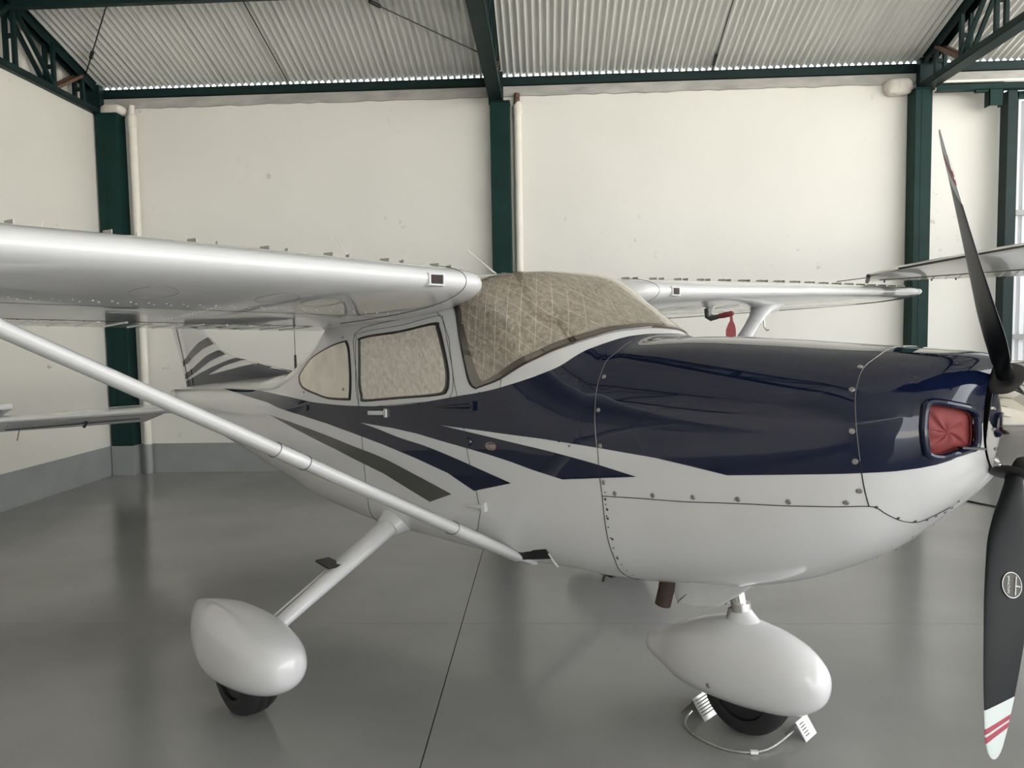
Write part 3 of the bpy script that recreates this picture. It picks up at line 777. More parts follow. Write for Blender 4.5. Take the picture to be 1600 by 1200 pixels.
def ws_patch(off, ins):
    """ins shrinks the patch away from its border (metres in parameter space)"""
    vv, ff = [], []
    for i in range(NV+1):
        u = i/NV
        for j in range(NSs+1):
            s_ = ins+(1-2*ins)*j/NSs; uu = ins*1.2+(1-ins*1.2)*u
            k = min(int(uu*NV), NV-1); w_ = uu*NV-k
            b = [Br[k][a]+(Br[k+1][a]-Br[k][a])*w_ for a in (0, 1)]; t = [Tr[k][a]+(Tr[k+1][a]-Tr[k][a])*w_ for a in (0, 1)]
            e = (1-uu)**3                       # follow the curved door post at the side
            kk = min(int(s_*NSs), NSs-1); w2 = s_*NSs-kk
            pp = [post[kk][a]+(post[kk+1][a]-post[kk][a])*w2-(post[0][a]+(post[-1][a]-post[0][a])*s_) for a in (0, 1)]
            X, tt = b[0]+(t[0]-b[0])*s_+pp[0]*e, b[1]+(t[1]-b[1])*s_+pp[1]*e
            vv.append(SO(X, min(tt, 1), off) if i < NV else SO(X, 1., off))
    for i in range(NV):
        for j in range(NSs):
            ff.append((i*(NSs+1)+j, (i+1)*(NSs+1)+j, (i+1)*(NSs+1)+j+1, i*(NSs+1)+j+1))
    k = len(vv)
    vv += [mir(p) for p in vv]; ff += [tuple(a+k for a in q[::-1]) for q in ff]
    return vv, ff
both(ws_patch(.0012, 0.0), 'windscreen_seal', M['seal_dark'], fus, True)  # seal edge plus the dark interior around the shade, painted as one brown sheet
r_ws = r_ = shade_root('quilted silver sunshade filling the windscreen')
both(ws_patch(.004, .055), 'foil_sheet', M['foil'], r_, True)
both(ws_patch(.0085, 0.008), 'windscreen', M['glass_ws'], fus, True)
for side in (1, -1):
    fx = (lambda p: p) if side == 1 else mir
    MB().tube([fx(SO(*q, .004)) for q in catmull(wp, 6)], .004, 6).build('windscreen_gasket', M['seam'], fus, True)
    MB().tube([fx(SO(*q, .004)) for q in Bc], .004, 6).build('windscreen_gasket', M['seal_dark'], fus, True)

# ---- wings
def naca(x, t=.12):
    yt = 5*t*(.2969*math.sqrt(x)-.126*x-.3516*x*x+.2843*x**3-.1036*x**4)
    yc = .02/.16*(.8*x-x*x) if x < .4 else .02/.36*(.2+.8*x-x*x)
    return yc, yt
def wing_pt(Y, x, up, off=0.):
    """Y = distance from the centre line, x = chord fraction"""
    xl = interp([(0, -1.2), (.47, -1.06), (.50, -.93), (.53, -.845), (.56, -.79), (.60, -.752), (.66, -.735), (2.6, -.735), (5.28, -.80), (5.40, -.835), (5.47, -.92)], Y)
    ch_ = interp([(0, 1.65), (2.6, 1.65), (5.28, 1.13), (5.40, 1.07), (5.47, .93)], Y) + (min(0, xl+.735) if Y < .7 else 0)
    zl = 1.872+.027*(Y-.6)-.109*max(0, -.735-xl)*(Y < .7); th = interp([(0, 1), (5.28, 1), (5.40, .7), (5.47, .15)], Y)
    yc, yt = naca(x); zz = (yc+(yt if up else -yt)*th)*ch_ + (off if up else -off)
    a = .109
    return Vector((xl-x*ch_+zz*a, Y, zl-a*x*ch_+zz))
NCH = 34
cx_ = [.5*(1-math.cos(math.pi*i/NCH)) for i in range(NCH+1)]
def wing(side):
    fx = (lambda p: Vector((p[0], -p[1], p[2]))) if side == 1 else (lambda p: Vector(p))
    ys = [.44, .47, .485, .50, .515, .53, .545, .56, .58, .60, .63, .66, 1.2, 1.9, 2.6, 3.5, 4.4, 5.1, 5.28, 5.36, 5.42, 5.455, 5.47]
    rings = []
    for Y in ys:
        rings.append([fx(wing_pt(Y, x, True)) for x in cx_[::-1]]+[fx(wing_pt(Y, x, False)) for x in cx_[1:-1]])
    if side == -1: rings = [r[::-1] for r in rings]
    w_ = MB().loft(rings); o = mk('wing', w_.v, w_.f, M['white'], AC, True, 50)
    # seams: root cuff, flap and aileron gaps
    def ring_line(Y, a=0., b=1., up=True, lo=True):
        P = []
        if up: P += [fx(wing_pt(Y, x, True, .0006)) for x in cx_[::-1] if a <= x <= b]
        if lo: P += [fx(wing_pt(Y, x, False, .0006)) for x in cx_ if a <= x <= b]
        return P
    MB().tube(ring_line(.70, 0, .6), .0016, 5).build('panel_gap', M['seam'], o)
    for x in (.735,): MB().tube([fx(wing_pt(Y, x, False, .0003)) for Y in frange(.75, 5.2, 24)], .0013, 5).build('flap_gap', M['seam'], o)
    MB().tube([fx(wing_pt(Y, .36, False, .0003)) for Y in frange(.62, 5.2, 24)], .0009, 4).build('skin_lap', M['seam'], o)
    # corrugated flap skin beads
    for i in range(38):
        Y = .72+i*.115
        MB().tube([fx(wing_pt(Y, .75, False, 0)), fx(wing_pt(Y+.0, .97, False, 0))], .006, 6).build('flap_bead', M['white'], o, True)
    rv = MB()
    for Y in frange(.72, 5.2, 74):
        for x, dy in ((.27, 0), (.295, .03)):
            p = fx(wing_pt(Y+dy, x, False)); rv.disc(p, (0, 0, -1), .0042, 6, .0022)
    for Y in (1.55, 2.28, 3.0, 3.8):
        for x in frange(.30, .66, 16):
            rv.disc(fx(wing_pt(Y, x, False)), (0, 0, -1), .0038, 6, .002)
    q_ = rv.build('skin_rivets', M['rivet_w'], o); q_['kind'] = 'stuff'
    hr = MB()
    for Y in frange(.72, 5.1, 36): hr.disc(fx(wing_pt(Y, .745, False)), (0, 0, -1), .006, 6, .002)
    q_ = hr.build('hinge_screws', M['screw'], o); q_['kind'] = 'stuff'
    # round inspection covers
    for Y, x in ((1.42, .15), (1.22, .165), (1.86, .15)):
        P = []
        for k in range(28):
            a = 2*math.pi*k/28; P.append(fx(wing_pt(Y+.075*math.cos(a), x+.055*math.sin(a), False, .0004)))
        MB().tube(P, .0014, 5, closed=True).build('inspection_cover', M['steel'], o, True)
    # vortex generators: pairs of little fins along the top
    for i in range(18):
        Y = .64+i*.258
        for dy, ang in ((0, 14), (.085, -14)):
            c = wing_pt(Y+dy, .115, True); d = Vector((math.cos(R(ang)), math.sin(R(ang)), .08))*.024
            up = Vector((0.08, 0, 1)).normalized()*.011
            a_, b_ = c-d-up*.4, c+d-up*.4
            th = Vector((-math.sin(R(ang)), math.cos(R(ang)), 0))*.0012
            vv = [a_-th, b_-th, b_-th+up*1.1, a_-th+up*1.45, a_+th, b_+th, b_+th+up*1.1, a_+th+up*1.45]
            MB().add([fx(p) for p in vv], [(0, 1, 2, 3), (4, 7, 6, 5), (0, 4, 5, 1), (1, 5, 6, 2), (2, 6, 7, 3), (3, 7, 4, 0)]).build('vortex_generator', M['steel'], o)
    # fresh-air vent in the leading edge
    Yc = .86
    lx = wing_pt(Yc, 0, True).x; lz = wing_pt(Yc, 0, True).z-.002
    def rect(x, hw, hh): return [fx(Vector((x, Yc+y*hw, lz+z*hh))) for y, z in ((-1, 1), (1, 1), (1, -1), (-1, -1))]
    MB().loft([rect(lx-.05, .044, .032), rect(lx+.003, .040, .0255)]).build('vent_housing', M['white'], o)
    bake_bevel(o.children[-1], .006)
    MB().loft([rect(lx-.02, .032, .019), rect(lx+.0042, .032, .019)]).build('air_vent', M['exhaust'], o)
    big = rect(lx+.004, .035, .0215); fm = []
    for p, q in zip(big, big[1:]+big[:1]): fm += [p+(q-p)*u for u in (.06, .5, .94)]
    MB().tube(fm, .0042, 8, closed=True).build('vent_frame', M['white'], o, True)
    vb = MB()
    for k in range(5):
        z_ = lz-.015+.0075*k; vb.tube([fx((lx+.0045, Yc-.03, z_)), fx((lx+.0045, Yc+.03, z_))], .0011, 5)
    vb.build('vent_mesh', M['seam'], o)
    # tip light and tip cap gap
    MB().tube(ring_line(5.20, 0, .95), .002, 5).build('panel_gap', M['seam'], o)
    if side == -1:
        # landing-light window band in the leading edge and black rubbing strip under the tip
        rr = [[fx(wing_pt(Y, x, True, .002)) for x in cx_[::-1] if x < .07]+[fx(wing_pt(Y, x, False, .002)) for x in cx_[1:] if x < .05] for Y in frange(4.18, 4.50, 6)]
        MB().loft(rr, False, False, False).build('landing_light', M['steel'], o, True)
        rr = [[fx(wing_pt(Y, x, False, .004)) for x in frange(.02, .5, 8)] for Y in (5.02, 5.2, 5.36, 5.45)]
        MB().loft(rr, False, False, False).build('tip_strip', M['black'], o, True)
    return o
wing_r = wing(1); wing_l = wing(-1)
# ---- wing struts
def oval_ring(c, d, a, b, n=20, xdir=Vector((1, 0, 0))):
    d = Vector(d).normalized(); u = (xdir-d*xdir.dot(d)).normalized(); w = d.cross(u)
    return [Vector(c)+u*(a*math.cos(2*math.pi*k/n))+w*(b*math.sin(2*math.pi*k/n)) for k in range(n)]
for side in (1, -1):
    fx = (lambda p: Vector(p)) if side == 1 else mir
    A, B = Vector((-.745, -.43, .647)), Vector((-1.0497, -2.50, 1.8127))
    d = B-A
    def at(s): return A+d*s
    def piece(name, ss, rad, m_, parent=None):
        rings = [[fx(p) for p in oval_ring(at(s), d, a, b)] for s, (a, b) in zip(ss, rad)]
        if side == -1: rings = [r[::-1] for r in rings]
        return MB().loft(rings).build(name, m_, parent or AC, True)
    st_ = piece('wing_strut', (.0, .2, .6, .985), ((.056, .026), (.056, .0265), (.056, .0265), (.056, .0265)), M['white'])
    piece('strut_collar', (.462, .465, .512, .515), ((.056, .027), (.058, .0285), (.058, .0285), (.056, .027)), M['white'], st_)
    for s in (.4625, .5145): MB().tube([fx(p) for p in oval_ring(at(s), d, .0585, .029)], .0012, 5, closed=True).build('collar_gap', M['seam'], st_)
    piece('strut_cuff', (-.03, .0, .035, .085, .155, .16), ((.080, .016), (.074, .022), (.068, .026), (.062, .0285), (.0585, .0285), (.056, .027)), M['white'], st_)
    MB().tube([fx(p) for p in oval_ring(at(.16), d, .0585, .0288)], .0013, 5, closed=True).build('collar_gap', M['seam'], st_)
    piece('strut_cuff', (.90, .95, .99, 1.03), ((.058, .028), (.064, .034), (.085, .05), (.14, .09)), M['white'], st_)
    MB().tube([fx(at(.47)+Vector((0, 0, .03))), fx(at(.51)+Vector((0, 0, .03)))], .004, 6).build('strut_clip', M['seam'], st_)
    # small hooked tie-down ring
    h0 = at(.965)+Vector((.04, .02, -.05))
    MB().tube([fx(h0+Vector(q)) for q in ((0, 0, .03), (.01, 0, -.02), (.012, 0, -.055), (.03, 0, -.075), (.05, 0, -.07))], .006, 8).build('tie_down_hook', M['alu'], st_, True)
# black foot step flap and white scoop just behind the cowling
P = [SO(X, t, .004) for X, t in BK['step']]
MB().bar(P[0], P[-1], .05, .006, (0, 1, .5)).build('step_plate', M['black'], fus)
MB().tube([P[-1]+Vector((0, 0, 0)), P[-1]+Vector((.03, 0, -.03)), P[-1]+Vector((.045, .01, -.05))], .004, 6).build('drain_tube', M['white'], fus, True)

# ---- door furniture
h = [SO(X, t, .006) for X, t in BK['handle']]
hm = MB().bar(h[0], h[1], .012, .022, (0, 0, 1)); o = hm.build('door_handle', M['white'], fus); bake_bevel(o, .003)
q = SO(*BK['handle'][1], .008)
o = MB().bar(q+Vector((-.002, 0, 0)), q+Vector((.022, 0, 0)), .016, .045).build('door_handle_plate', M['alu'], fus); bake_bevel(o, .003)
for key, m_ in (('hinge', 'white'), ('hinge_up', 'blue')):
    a, b = [SO(X, t, .006) for X, t in BK[key]]
    MB().tube([a, a+(b-a)*.25, b], [.013, .012, .004], 10).build('door_hinge', M[m_], fus, True)
    MB().bar(a+Vector((.012, 0, 0)), a+Vector((-.01, 0, 0)), .02, .042).build('hinge_leaf', M[m_], fus)
for key in ('latch', 'fueldrain'):
    X, t = BK[key][0]; p = SO(X, t, .002); MB().disc(p, nrm(X, t), .02, 14, .008).build('lock_cap', M['blue'], fus)
# badge
X, t = BK['badge'][0]; c = SO(X, t, .003); ny = nrm(X, t)
P = [c+Vector((.034*math.cos(a), 0, .017*math.sin(a))) for a in [2*math.pi*k/28 for k in range(28)]]
bo = mk('badge', P+[p+ny*.002 for p in P], [tuple(range(28, 56))]+[(k, (k+1) % 28, 28+(k+1) % 28, 28+k) for k in range(28)], M['badge_blue'], fus, False)
MB().tube([p+ny*.002 for p in P], .0008, 6, closed=True).build('badge_rim', M['badge_gold'], bo)
text_mesh('badge_lettering', 'G1000', .0205, M['badge_gold'], bo, Matrix.Translation(c+ny*.0028+Vector((0, 0, 0)))@Matrix.Rotation(R(90), 4, 'X'), .0006)
MB().bar(c+ny*.0028+Vector((-.02, 0, -.0095)), c+ny*.0028+Vector((.02, 0, -.0095)), .001, .002).build('badge_bar', M['badge_gold'], bo)

# ---- main landing gear
def pant(name, sts, n, Y, m_, parent, fx, nseg=28):
    """teardrop wheel fairing; sts = (X, zb, zt, half width, exponent)"""
    P = list(zip(*sts)); xs_ = [-x for x in P[0]]
    fs = [_pchip(xs_, list(P[k])) for k in range(1, 5)]
    rings = []
    lo_, hi_ = xs_[0], xs_[-1]
    for i in range(41):
        u = i/40; u = lo_+(hi_-lo_)*(.5-.5*math.cos(math.pi*u) if True else u)
        zb, zt, w, e = [g(u) for g in fs]; zc = (zb+zt)/2; hh = (zt-zb)/2; r = []
        for k in range(nseg):
            a = 2*math.pi*k/nseg; c_, s_ = math.cos(a), math.sin(a); q = (abs(c_)**e+abs(s_)**e)**(-1/e)
            r.append(fx((-u, Y+w*c_*q, zc+hh*s_*q)))
        rings.append(r)
    return MB().loft(rings).build(name, m_, parent, True, 50)
def tyre(name, c, r, w, parent):
    prof = [(-.5, .62), (-.5, .80), (-.42, .93), (-.25, .985), (-.17, .99), (-.15, .972), (-.12, .972), (-.10, .995), (0, 1.0), (.10, .995), (.12, .972), (.15, .972), (.17, .99), (.25, .985), (.42, .93), (.5, .80), (.5, .62)]
    rings = []
    for k in range(40):
        a = 2*math.pi*k/40; rings.append([Vector((c[0]+rr*r*math.cos(a), c[1]+yy_*w, c[2]+rr*r*math.sin(a))) for yy_, rr in prof])
    o = MB().loft(rings, False, True, True).build(name, M['rubber'], parent, True, 60)
    MB().tube([(c[0], c[1]-w*.42, c[2]), (c[0], c[1]+w*.42, c[2])], r*.60, 24).build('wheel_hub', M['black'], o, True)
    return o
for side in (1, -1):
    fx = (lambda p: Vector(p)) if side == 1 else mir
    wc = (-1.51, -1.37, .213)
    top, bot = Vector((-1.60, -.50, .665)), Vector((-1.50, -1.27, .315))
    dd = bot-top
    leg = MB().loft([[fx(p) for p in oval_ring(top+dd*s, dd, a, b, 18)] for s, a, b in ((-.03, .062, .052), (.3, .055, .044), (.7, .043, .034), (1.04, .036, .030))]).build('gear_leg', M['white'], AC, True)
    MB().loft([[fx(p) for p in oval_ring(top+dd*s, dd, a, b, 18)] for s, a, b in ((-.14, .20, .10), (-.06, .125, .088), (.0, .088, .07), (.045, .072, .06), (.05, .06, .05))]).build('leg_fairing', M['white'], leg, True)
    MB().tube([fx(top+dd*s+Vector((-.045, 0, .028))) for s in (.08, .4, .75, .98)], .005, 6).build('brake_line', M['white'], leg, True)
    sp = top+dd*.50
    MB().bar(fx(sp+Vector((-.11, .00, .055))), fx(sp+Vector((.02, -.005, .045))), .075, .010, (0, 0, 1)).build('step_pad', M['black'], leg)
    MB().tube([fx(sp+Vector((-.02, 0, .045))), fx(sp+Vector((-.02, 0, 0)))], .01, 6).build('step_bracket', M['black'], leg, True)
    pn = pant('wheel_fairing', ((-1.07, .315, .335, .006, 2), (-1.08, .270, .372, .05, 2), (-1.12, .222, .405, .090, 2.1), (-1.20, .182, .430, .124, 2.3), (-1.33, .148, .450, .146, 2.4), (-1.50, .122, .460, .152, 2.5), (-1.65, .110, .455, .146, 2.5), (-1.80, .118, .435, .118, 2.4), (-1.93, .150, .408, .075, 2.2), (-2.00, .185, .388, .036, 2), (-2.01, .192, .383, .020, 2)), 1, -1.37, M['white'], AC, fx)
    tyre('tyre', tuple(fx(wc)), .213, .155, pn)
    for q in ((-1.83, -1.462, .245), (-1.80, -1.463, .205)): MB().disc(fx(q), fx((-.3, -1, -.3)), .006, 8, .003).build('fastener', M['screw'], pn)

# ---- nose gear
pn = pant('nose_wheel_fairing', ((0.505, 0.277, 0.293, 0.006, 2.0), (0.495, 0.237, 0.333, 0.045, 2.0), (0.455, 0.187, 0.386, 0.085, 2.1), (0.385, 0.147, 0.430, 0.115, 2.2), (0.265, 0.122, 0.465, 0.135, 2.2), (0.125, 0.112, 0.478, 0.140, 2.3), (0.005, 0.113, 0.450, 0.132, 2.3), (-0.115, 0.128, 0.398, 0.105, 2.4), (-0.215, 0.160, 0.343, 0.062, 2.4), (-0.320, 0.210, 0.286, 0.020, 2.2), (-0.325, 0.212, 0.284, 0.012, 2.0)), 1, 0, M['white'], AC, lambda p: Vector(p))
tyre('tyre', (.165, 0, .183), .183, .125, pn)
MB().disc((.065, -.136, .205), (0, -1, -.1), .011, 12, .003).build('fastener', M['steel'], pn)
MB().loft([oval_ring((.165, 0, .40), (0, 0, 1), .15, .085, 20), oval_ring((.150, 0, .455), (0, 0, 1), .085, .06, 20), oval_ring((.140, 0, .50), (0, 0, 1), .048, .042, 20), oval_ring((.136, 0, .515), (0, 0, 1), .040, .036, 20)]).build('strut_cone', M['white'], pn, True)
ns = MB().tube([(.155, 0, .40), (.10, 0, .70)], .028, 18).build('nose_strut', M['chrome'], AC, True)
MB().tube([(.137, 0, .502), (.1335, 0, .535)], .042, 18).build('strut_collar', M['alu'], ns, True)
for sy in (-.022, .022):
    MB().bar((.11, sy, .525), (-.03, sy*.4, .575), .010, .032, (0, 1, 0)).bar((-.03, sy*.4, .575), (-.0, sy, .60), .010, .03, (0, 1, 0)).build('torque_link', M['white'], ns)
for q in ((.085, -.03, .533), (.052, -.03, .545), (.10, -.035, .465)): MB().tube([Vector(q), Vector(q)+Vector((0, -.012, 0))], .011, 10).build('link_bolt', M['alu'], ns, True)
MB().tube([(.105, -.03, .512), (.095, -.034, .46)], .009, 8).build('link_pin', M['steel'], ns, True)
# fairing under the cowling around the strut
def prism(poly, ws_, name, m_, parent):
    n_ = len(poly); a = [(x, -w, z) for (x, z), w in zip(poly, ws_)]; b = [(x, w, z) for (x, z), w in zip(poly, ws_)]
    fs_ = [tuple(range(n_)), tuple(range(2*n_-1, n_-1, -1))]+[(k, n_+k, n_+(k+1) % n_, (k+1) % n_) for k in range(n_)]
    return mk(name, a+b, fs_, m_, parent, False, 180)
o = prism([(-.175, .70), (-.115, .492), (-.03, .49), (.07, .515), (.14, .57), (.30, .70)], [.13, .085, .07, .06, .07, .12], 'strut_fairing', M['white'], ns); bake_bevel(o, .008)
MB().tube([(-.112, -.089, .495), (.03, -.10, .64)], .0016, 5).build('panel_gap', M['seam'], ns)
o = MB().tube([(-.12, -.125, .70), (-.135, -.135, .56), (-.15, -.14, .492)], .034, 18, False).build('exhaust_pipe', M['exhaust'], AC, True)
MB().tube([(-.135, -.135, .56), (-.15, -.14, .493)], .029, 18).build('exhaust_bore', M['black'], o, True)
MB().tube([(-.40, -.22, .58), (-.405, -.225, .555)], .006, 8).build('drain_stub', M['black'], fus, True)
o = MB().bar((-.43, -.24, .605), (-.33, -.24, .600), .03, .012).build('drain_scoop', M['black'], fus)

# ---- propeller
TL = .0584; HUB = Vector((1.0721, 0, 1.3606))
PX = Vector((math.cos(TL), 0, math.sin(TL))); PZ = Vector((-math.sin(TL), 0, math.cos(TL))); PYv = Vector((0, 1, 0))
def pp_(ax, r, a): return HUB+PX*ax+(PYv*math.cos(a)+PZ*math.sin(a))*r
prof = [(-.045, .176), (-.040, .181), (.06, .183), (.13, .172), (.20, .146), (.26, .108), (.305, .062), (.325, .025), (.330, .002)]
rings = [[pp_(ax, r, 2*math.pi*k/48) for k in range(48)] for ax, r in prof]
sp = MB().loft(rings).build('spinner', M['chrome'], AC, True, 60)
MB().loft([[pp_(ax, r, 2*math.pi*k/40) for k in range(40)] for ax, r in ((-.055, .150), (-.048, .172), (-.040, .172))]).build('spinner_backplate', M['black'], sp, True)
for k in range(18):
    a = 2*math.pi*k/18+.09; p = pp_(-.018, .182, a); MB().disc(p, (p-pp_(-.018, 0, 0)), .0058, 10, .004).build('spinner_screw', M['chrome'], sp)
MB().tube([(.97, 0, 1.357), (1.03, 0, 1.36)], .17, 40).build('cowl_front_disc', M['black'], fus, True)
TH0 = .36357
def blade(th):
    d = -PZ*math.cos(th)-PYv*math.sin(th); t = PX.cross(d).normalized()
    sta = [(.135, .052, .050, 58), (.19, .050, .046, 54), (.24, .072, .036, 46), (.32, .125, .027, 38.5), (.42, .170, .021, 32.5), (.55, .180, .016, 27.5), (.68, .166, .013, 24.5), (.80, .142, .0105, 22.5), (.89, .112, .009, 21), (.95, .088, .0075, 20), (.985, .062, .006, 19.5), (1.002, .036, .004, 19.2), (1.008, .014, .002, 19)]
    fc = [_pchip([s[0] for s in sta], [s[k] for s in sta]) for k in (1, 2, 3)]
    NA = 24
    def ring(r, off=0., slant=0.):
        out = []
        for k in range(NA):
            a = 2*math.pi*k/NA; cs, sn = math.cos(a), math.sin(a)
            rr = r+slant*cs*.5
            rr = min(rr, 1.008)
            c, th_, be = fc[0](rr), fc[1](rr), R(fc[2](rr))
            ch_ = PX*math.sin(be)+t*math.cos(be); nn = PX*math.cos(be)-t*math.sin(be)
            sweep = .012*math.sin(min(1, rr)*math.pi) - .02*rr*rr
            e = .5*c*cs + sweep; thick = th_*.5*sn*(1-.35*cs if rr > .22 else 1)
            out.append(HUB+d*rr+ch_*(e+off*cs)+nn*(thick+off*sn*1.0))
        return out
    rs = frange(.135, .985, 60)+[.992, .998, 1.003, 1.006, 1.008]
    b = MB().loft([ring(r) for r in rs]).build('propeller_blade', M['blade'], AC, True, 60)
    MB().loft([ring(r, .0007, -.055 if r < .96 else 0) for r in frange(.855, .95, 8)+[.97, .985, .992, .998, 1.003, 1.006, 1.008]]).build('blade_tip', M['blade_w'], b, True, 60)
    for a_, b_ in ((.905, .920), (.927, .943)):
        MB().loft([ring(r, .0013, -.055) for r in frange(a_, b_, 3)]).build('tip_stripe', M['blade_r'], b, True, 60)
    MB().loft([[HUB+d*r+(PX*math.cos(2*math.pi*k/24)+t*math.sin(2*math.pi*k/24))*q for k in range(24)] for r, q in ((.120, .070), (.172, .068), (.182, .060), (.186, .050))]).build('blade_boot', M['black'], b, True)
    return b, d, t, fc
B0 = blade(TH0); blade(TH0+2*math.pi/3); blade(TH0+4*math.pi/3)
b, d, t, fc = B0
# round maker's emblem on the lower blade
rr = .515; be = R(fc[2](rr)); chd = PX*math.sin(be)+t*math.cos(be); nn = (PX*math.cos(be)-t*math.sin(be))
cE = HUB+d*rr+chd*.008+nn*(fc[1](rr)*.5+.0005)
ux, uy = chd, d
E_ = [cE+ux*.037*math.cos(2*math.pi*k/36)+uy*.037*math.sin(2*math.pi*k/36) for k in range(36)]
em = mk('maker_emblem', [p+nn*.0022 for p in E_], [tuple(range(36))], M['decal'], b, False)
MB().tube([p+nn*.0024 for p in E_], .0013, 6, closed=True).build('emblem_rim', M['rivet_w'], em)
MB().bar(cE+nn*.003+ux*.012-uy*.028, cE+nn*.003+ux*.012+uy*.028, .003, .004, nn).bar(cE+nn*.003+ux*.012, cE+nn*.003+ux*.030, .003, .004, nn).build('emblem_mark', M['blade_w'], em)
mt = Matrix.Identity(4)
for i in range(3): mt[i][0], mt[i][1], mt[i][2], mt[i][3] = -uy[i], ux[i], nn[i], (cE+nn*.0026-ux*.013)[i]
text_mesh('emblem_lettering', 'McCauley', .013, M['blade_w'], em, mt, .0004)

# ---- tail
def foil_surface(name, m_, secs, parent, thick=.09, a=0., b=1., n=14):
    """secs: list of (le point, te point) ; vertical or horizontal surfaces; a,b chord range"""
    rings = []
    for le, te, nv, tk in secs:
        le, te, nv = Vector(le), Vector(te), Vector(nv); c = (te-le).length; up, lo_ = [], []
        for i in range(n+1):
            x = a+(b-a)*(.5-.5*math.cos(math.pi*i/n)); yt = naca(min(max(x, 0), 1), tk)[1]
            up.append(le+(te-le)*x+nv*yt*c); lo_.append(le+(te-le)*x-nv*yt*c)
        rings.append(up[::-1]+lo_[1:])
    return MB().loft(rings).build(name, m_, parent, True, 50)
ny = (0, 1, 0)
# fin with dorsal fillet: leading edge traced from the photograph's profile
FL = [(-3.42, 1.385), (-3.88, 1.432), (-4.085, 1.457), (-4.30, 1.483), (-4.48, 1.497), (-4.69, 1.521), (-4.82, 1.561), (-4.93, 1.613), (-5.05, 1.672), (-5.10, 1.71), (-5.40, 2.0), (-5.80, 2.38), (-5.95, 2.50)]
def fin_te(z): return -5.46-(z-1.2)*.456
secs = []
for x, z in FL: secs.append(((x, 0, z), (fin_te(max(z, 1.26)), 0, z*1.0), ny, .10 if z > 1.7 else .05))
fin = foil_surface('fin', M['white'], [((-3.40, 0, 1.30), (-5.62, 0, 1.20), ny, .045)]+secs, AC, b=1.0)
rud = foil_surface('rudder', M['white'], [((fin_te(z)-.012, 0, z), (fin_te(z)-w, 0, z), ny, .09) for z, w in ((1.16, .15), (1.25, .155), (1.46, .16), (1.7, .20), (2.0, .25), (2.4, .28), (2.5, .26))], AC, a=0)
MB().tube([(fin_te(z)-.004, -.03, z) for z in (1.2, 1.5, 1.9, 2.4)], .004, 6).build('hinge_gap', M['seam'], rud)
# fin stripes: navy sweep and three rising bands on each side
from mathutils.bvhtree import BVHTree
_fb = BVHTree.FromPolygons([v_.co[:] for v_ in fin.data.vertices]+[v_.co[:] for v_ in rud.data.vertices], [tuple(p.vertices) for p in fin.data.polygons]+[tuple(i+len(fin.data.vertices) for i in p.vertices) for p in rud.data.polygons])
def fin_patch(name, lo_pts, hi_pts, m_, n=24):
    x0 = max(min(p[0] for p in lo_pts), min(p[0] for p in hi_pts)); x1 = min(max(p[0] for p in lo_pts), max(p[0] for p in hi_pts))
    mb = MB()
    for sgn in (-1, 1):
        vv, ff = [], []
        for i in range(n+1):
            x = x0+(x1-x0)*i/n; a, b_ = interp(lo_pts, x), interp(hi_pts, x)
            for j in range(9):
                z = a+(b_-a)*j/8
                h_ = _fb.ray_cast(Vector((x, sgn*1.0, z)), Vector((0, -sgn, 0)))
                y = abs(h_[0].y) if h_[0] is not None else 0
                try: yb = abs(S(x, .5+.5*min(1, max(0, (z-sec(x)[3])/(sec(x)[1]-sec(x)[3]))))[1]) if z < sec(x)[1]-.004 else 0
                except Exception: yb = 0
                vv.append((x, sgn*(y+.0035), z))
        for i in range(n):
            for j in range(8):
                q = (i*9+j, (i+1)*9+j, (i+1)*9+j+1, i*9+j+1); ff.append(q if sgn == -1 else q[::-1])
        mb.add(vv, ff)
    return mk(name, mb.v, mb.f, m_, fin, True)
NL = [(-3.457, 1.391), (-3.578, 1.365), (-4.693, 1.235), (-4.916, 1.232), (-5.456, 1.211), (-5.6, 1.205)]
LEz = sorted((x, z-.004) for x, z in FL)
D2 = [(-4.478, 1.492), (-4.897, 1.413), (-5.219, 1.346), (-5.62, 1.25)]
fin_patch('navy_sweep', [p for p in NL if p[0] > -5.0]+[(-5.008, 1.229)], [(-3.457, 1.394), (-3.882, 1.43), (-4.085, 1.453), (-4.534, 1.394), (-5.008, 1.332)], M['blue'], 30)
fin_patch('navy_sweep', NL[3:]+[(-5.008, 1.229)], [(-5.008, 1.39)]+D2[2:], M['blue'])
fin_patch('fin_band', [(-4.299, 1.481), (-4.65, 1.423), (-4.981, 1.347), (-5.010, 1.332)], [(-4.299, 1.481), (-4.478, 1.492), (-4.897, 1.413), (-5.010, 1.39)], M['blue'])
fin_patch('fin_band', [(-4.688, 1.518), (-4.969, 1.459), (-5.242, 1.379), (-5.62, 1.27)], [(-4.688, 1.518), (-4.819, 1.557), (-5.068, 1.501), (-5.378, 1.398), (-5.62, 1.325)], M['blue'])
fin_patch('fin_band', [(-4.928, 1.608), (-5.141, 1.565), (-5.367, 1.498), (-5.66, 1.39)], [(-4.928, 1.608), (-5.05, 1.668), (-5.243, 1.62), (-5.446, 1.542), (-5.66, 1.444)], M['stripe'])

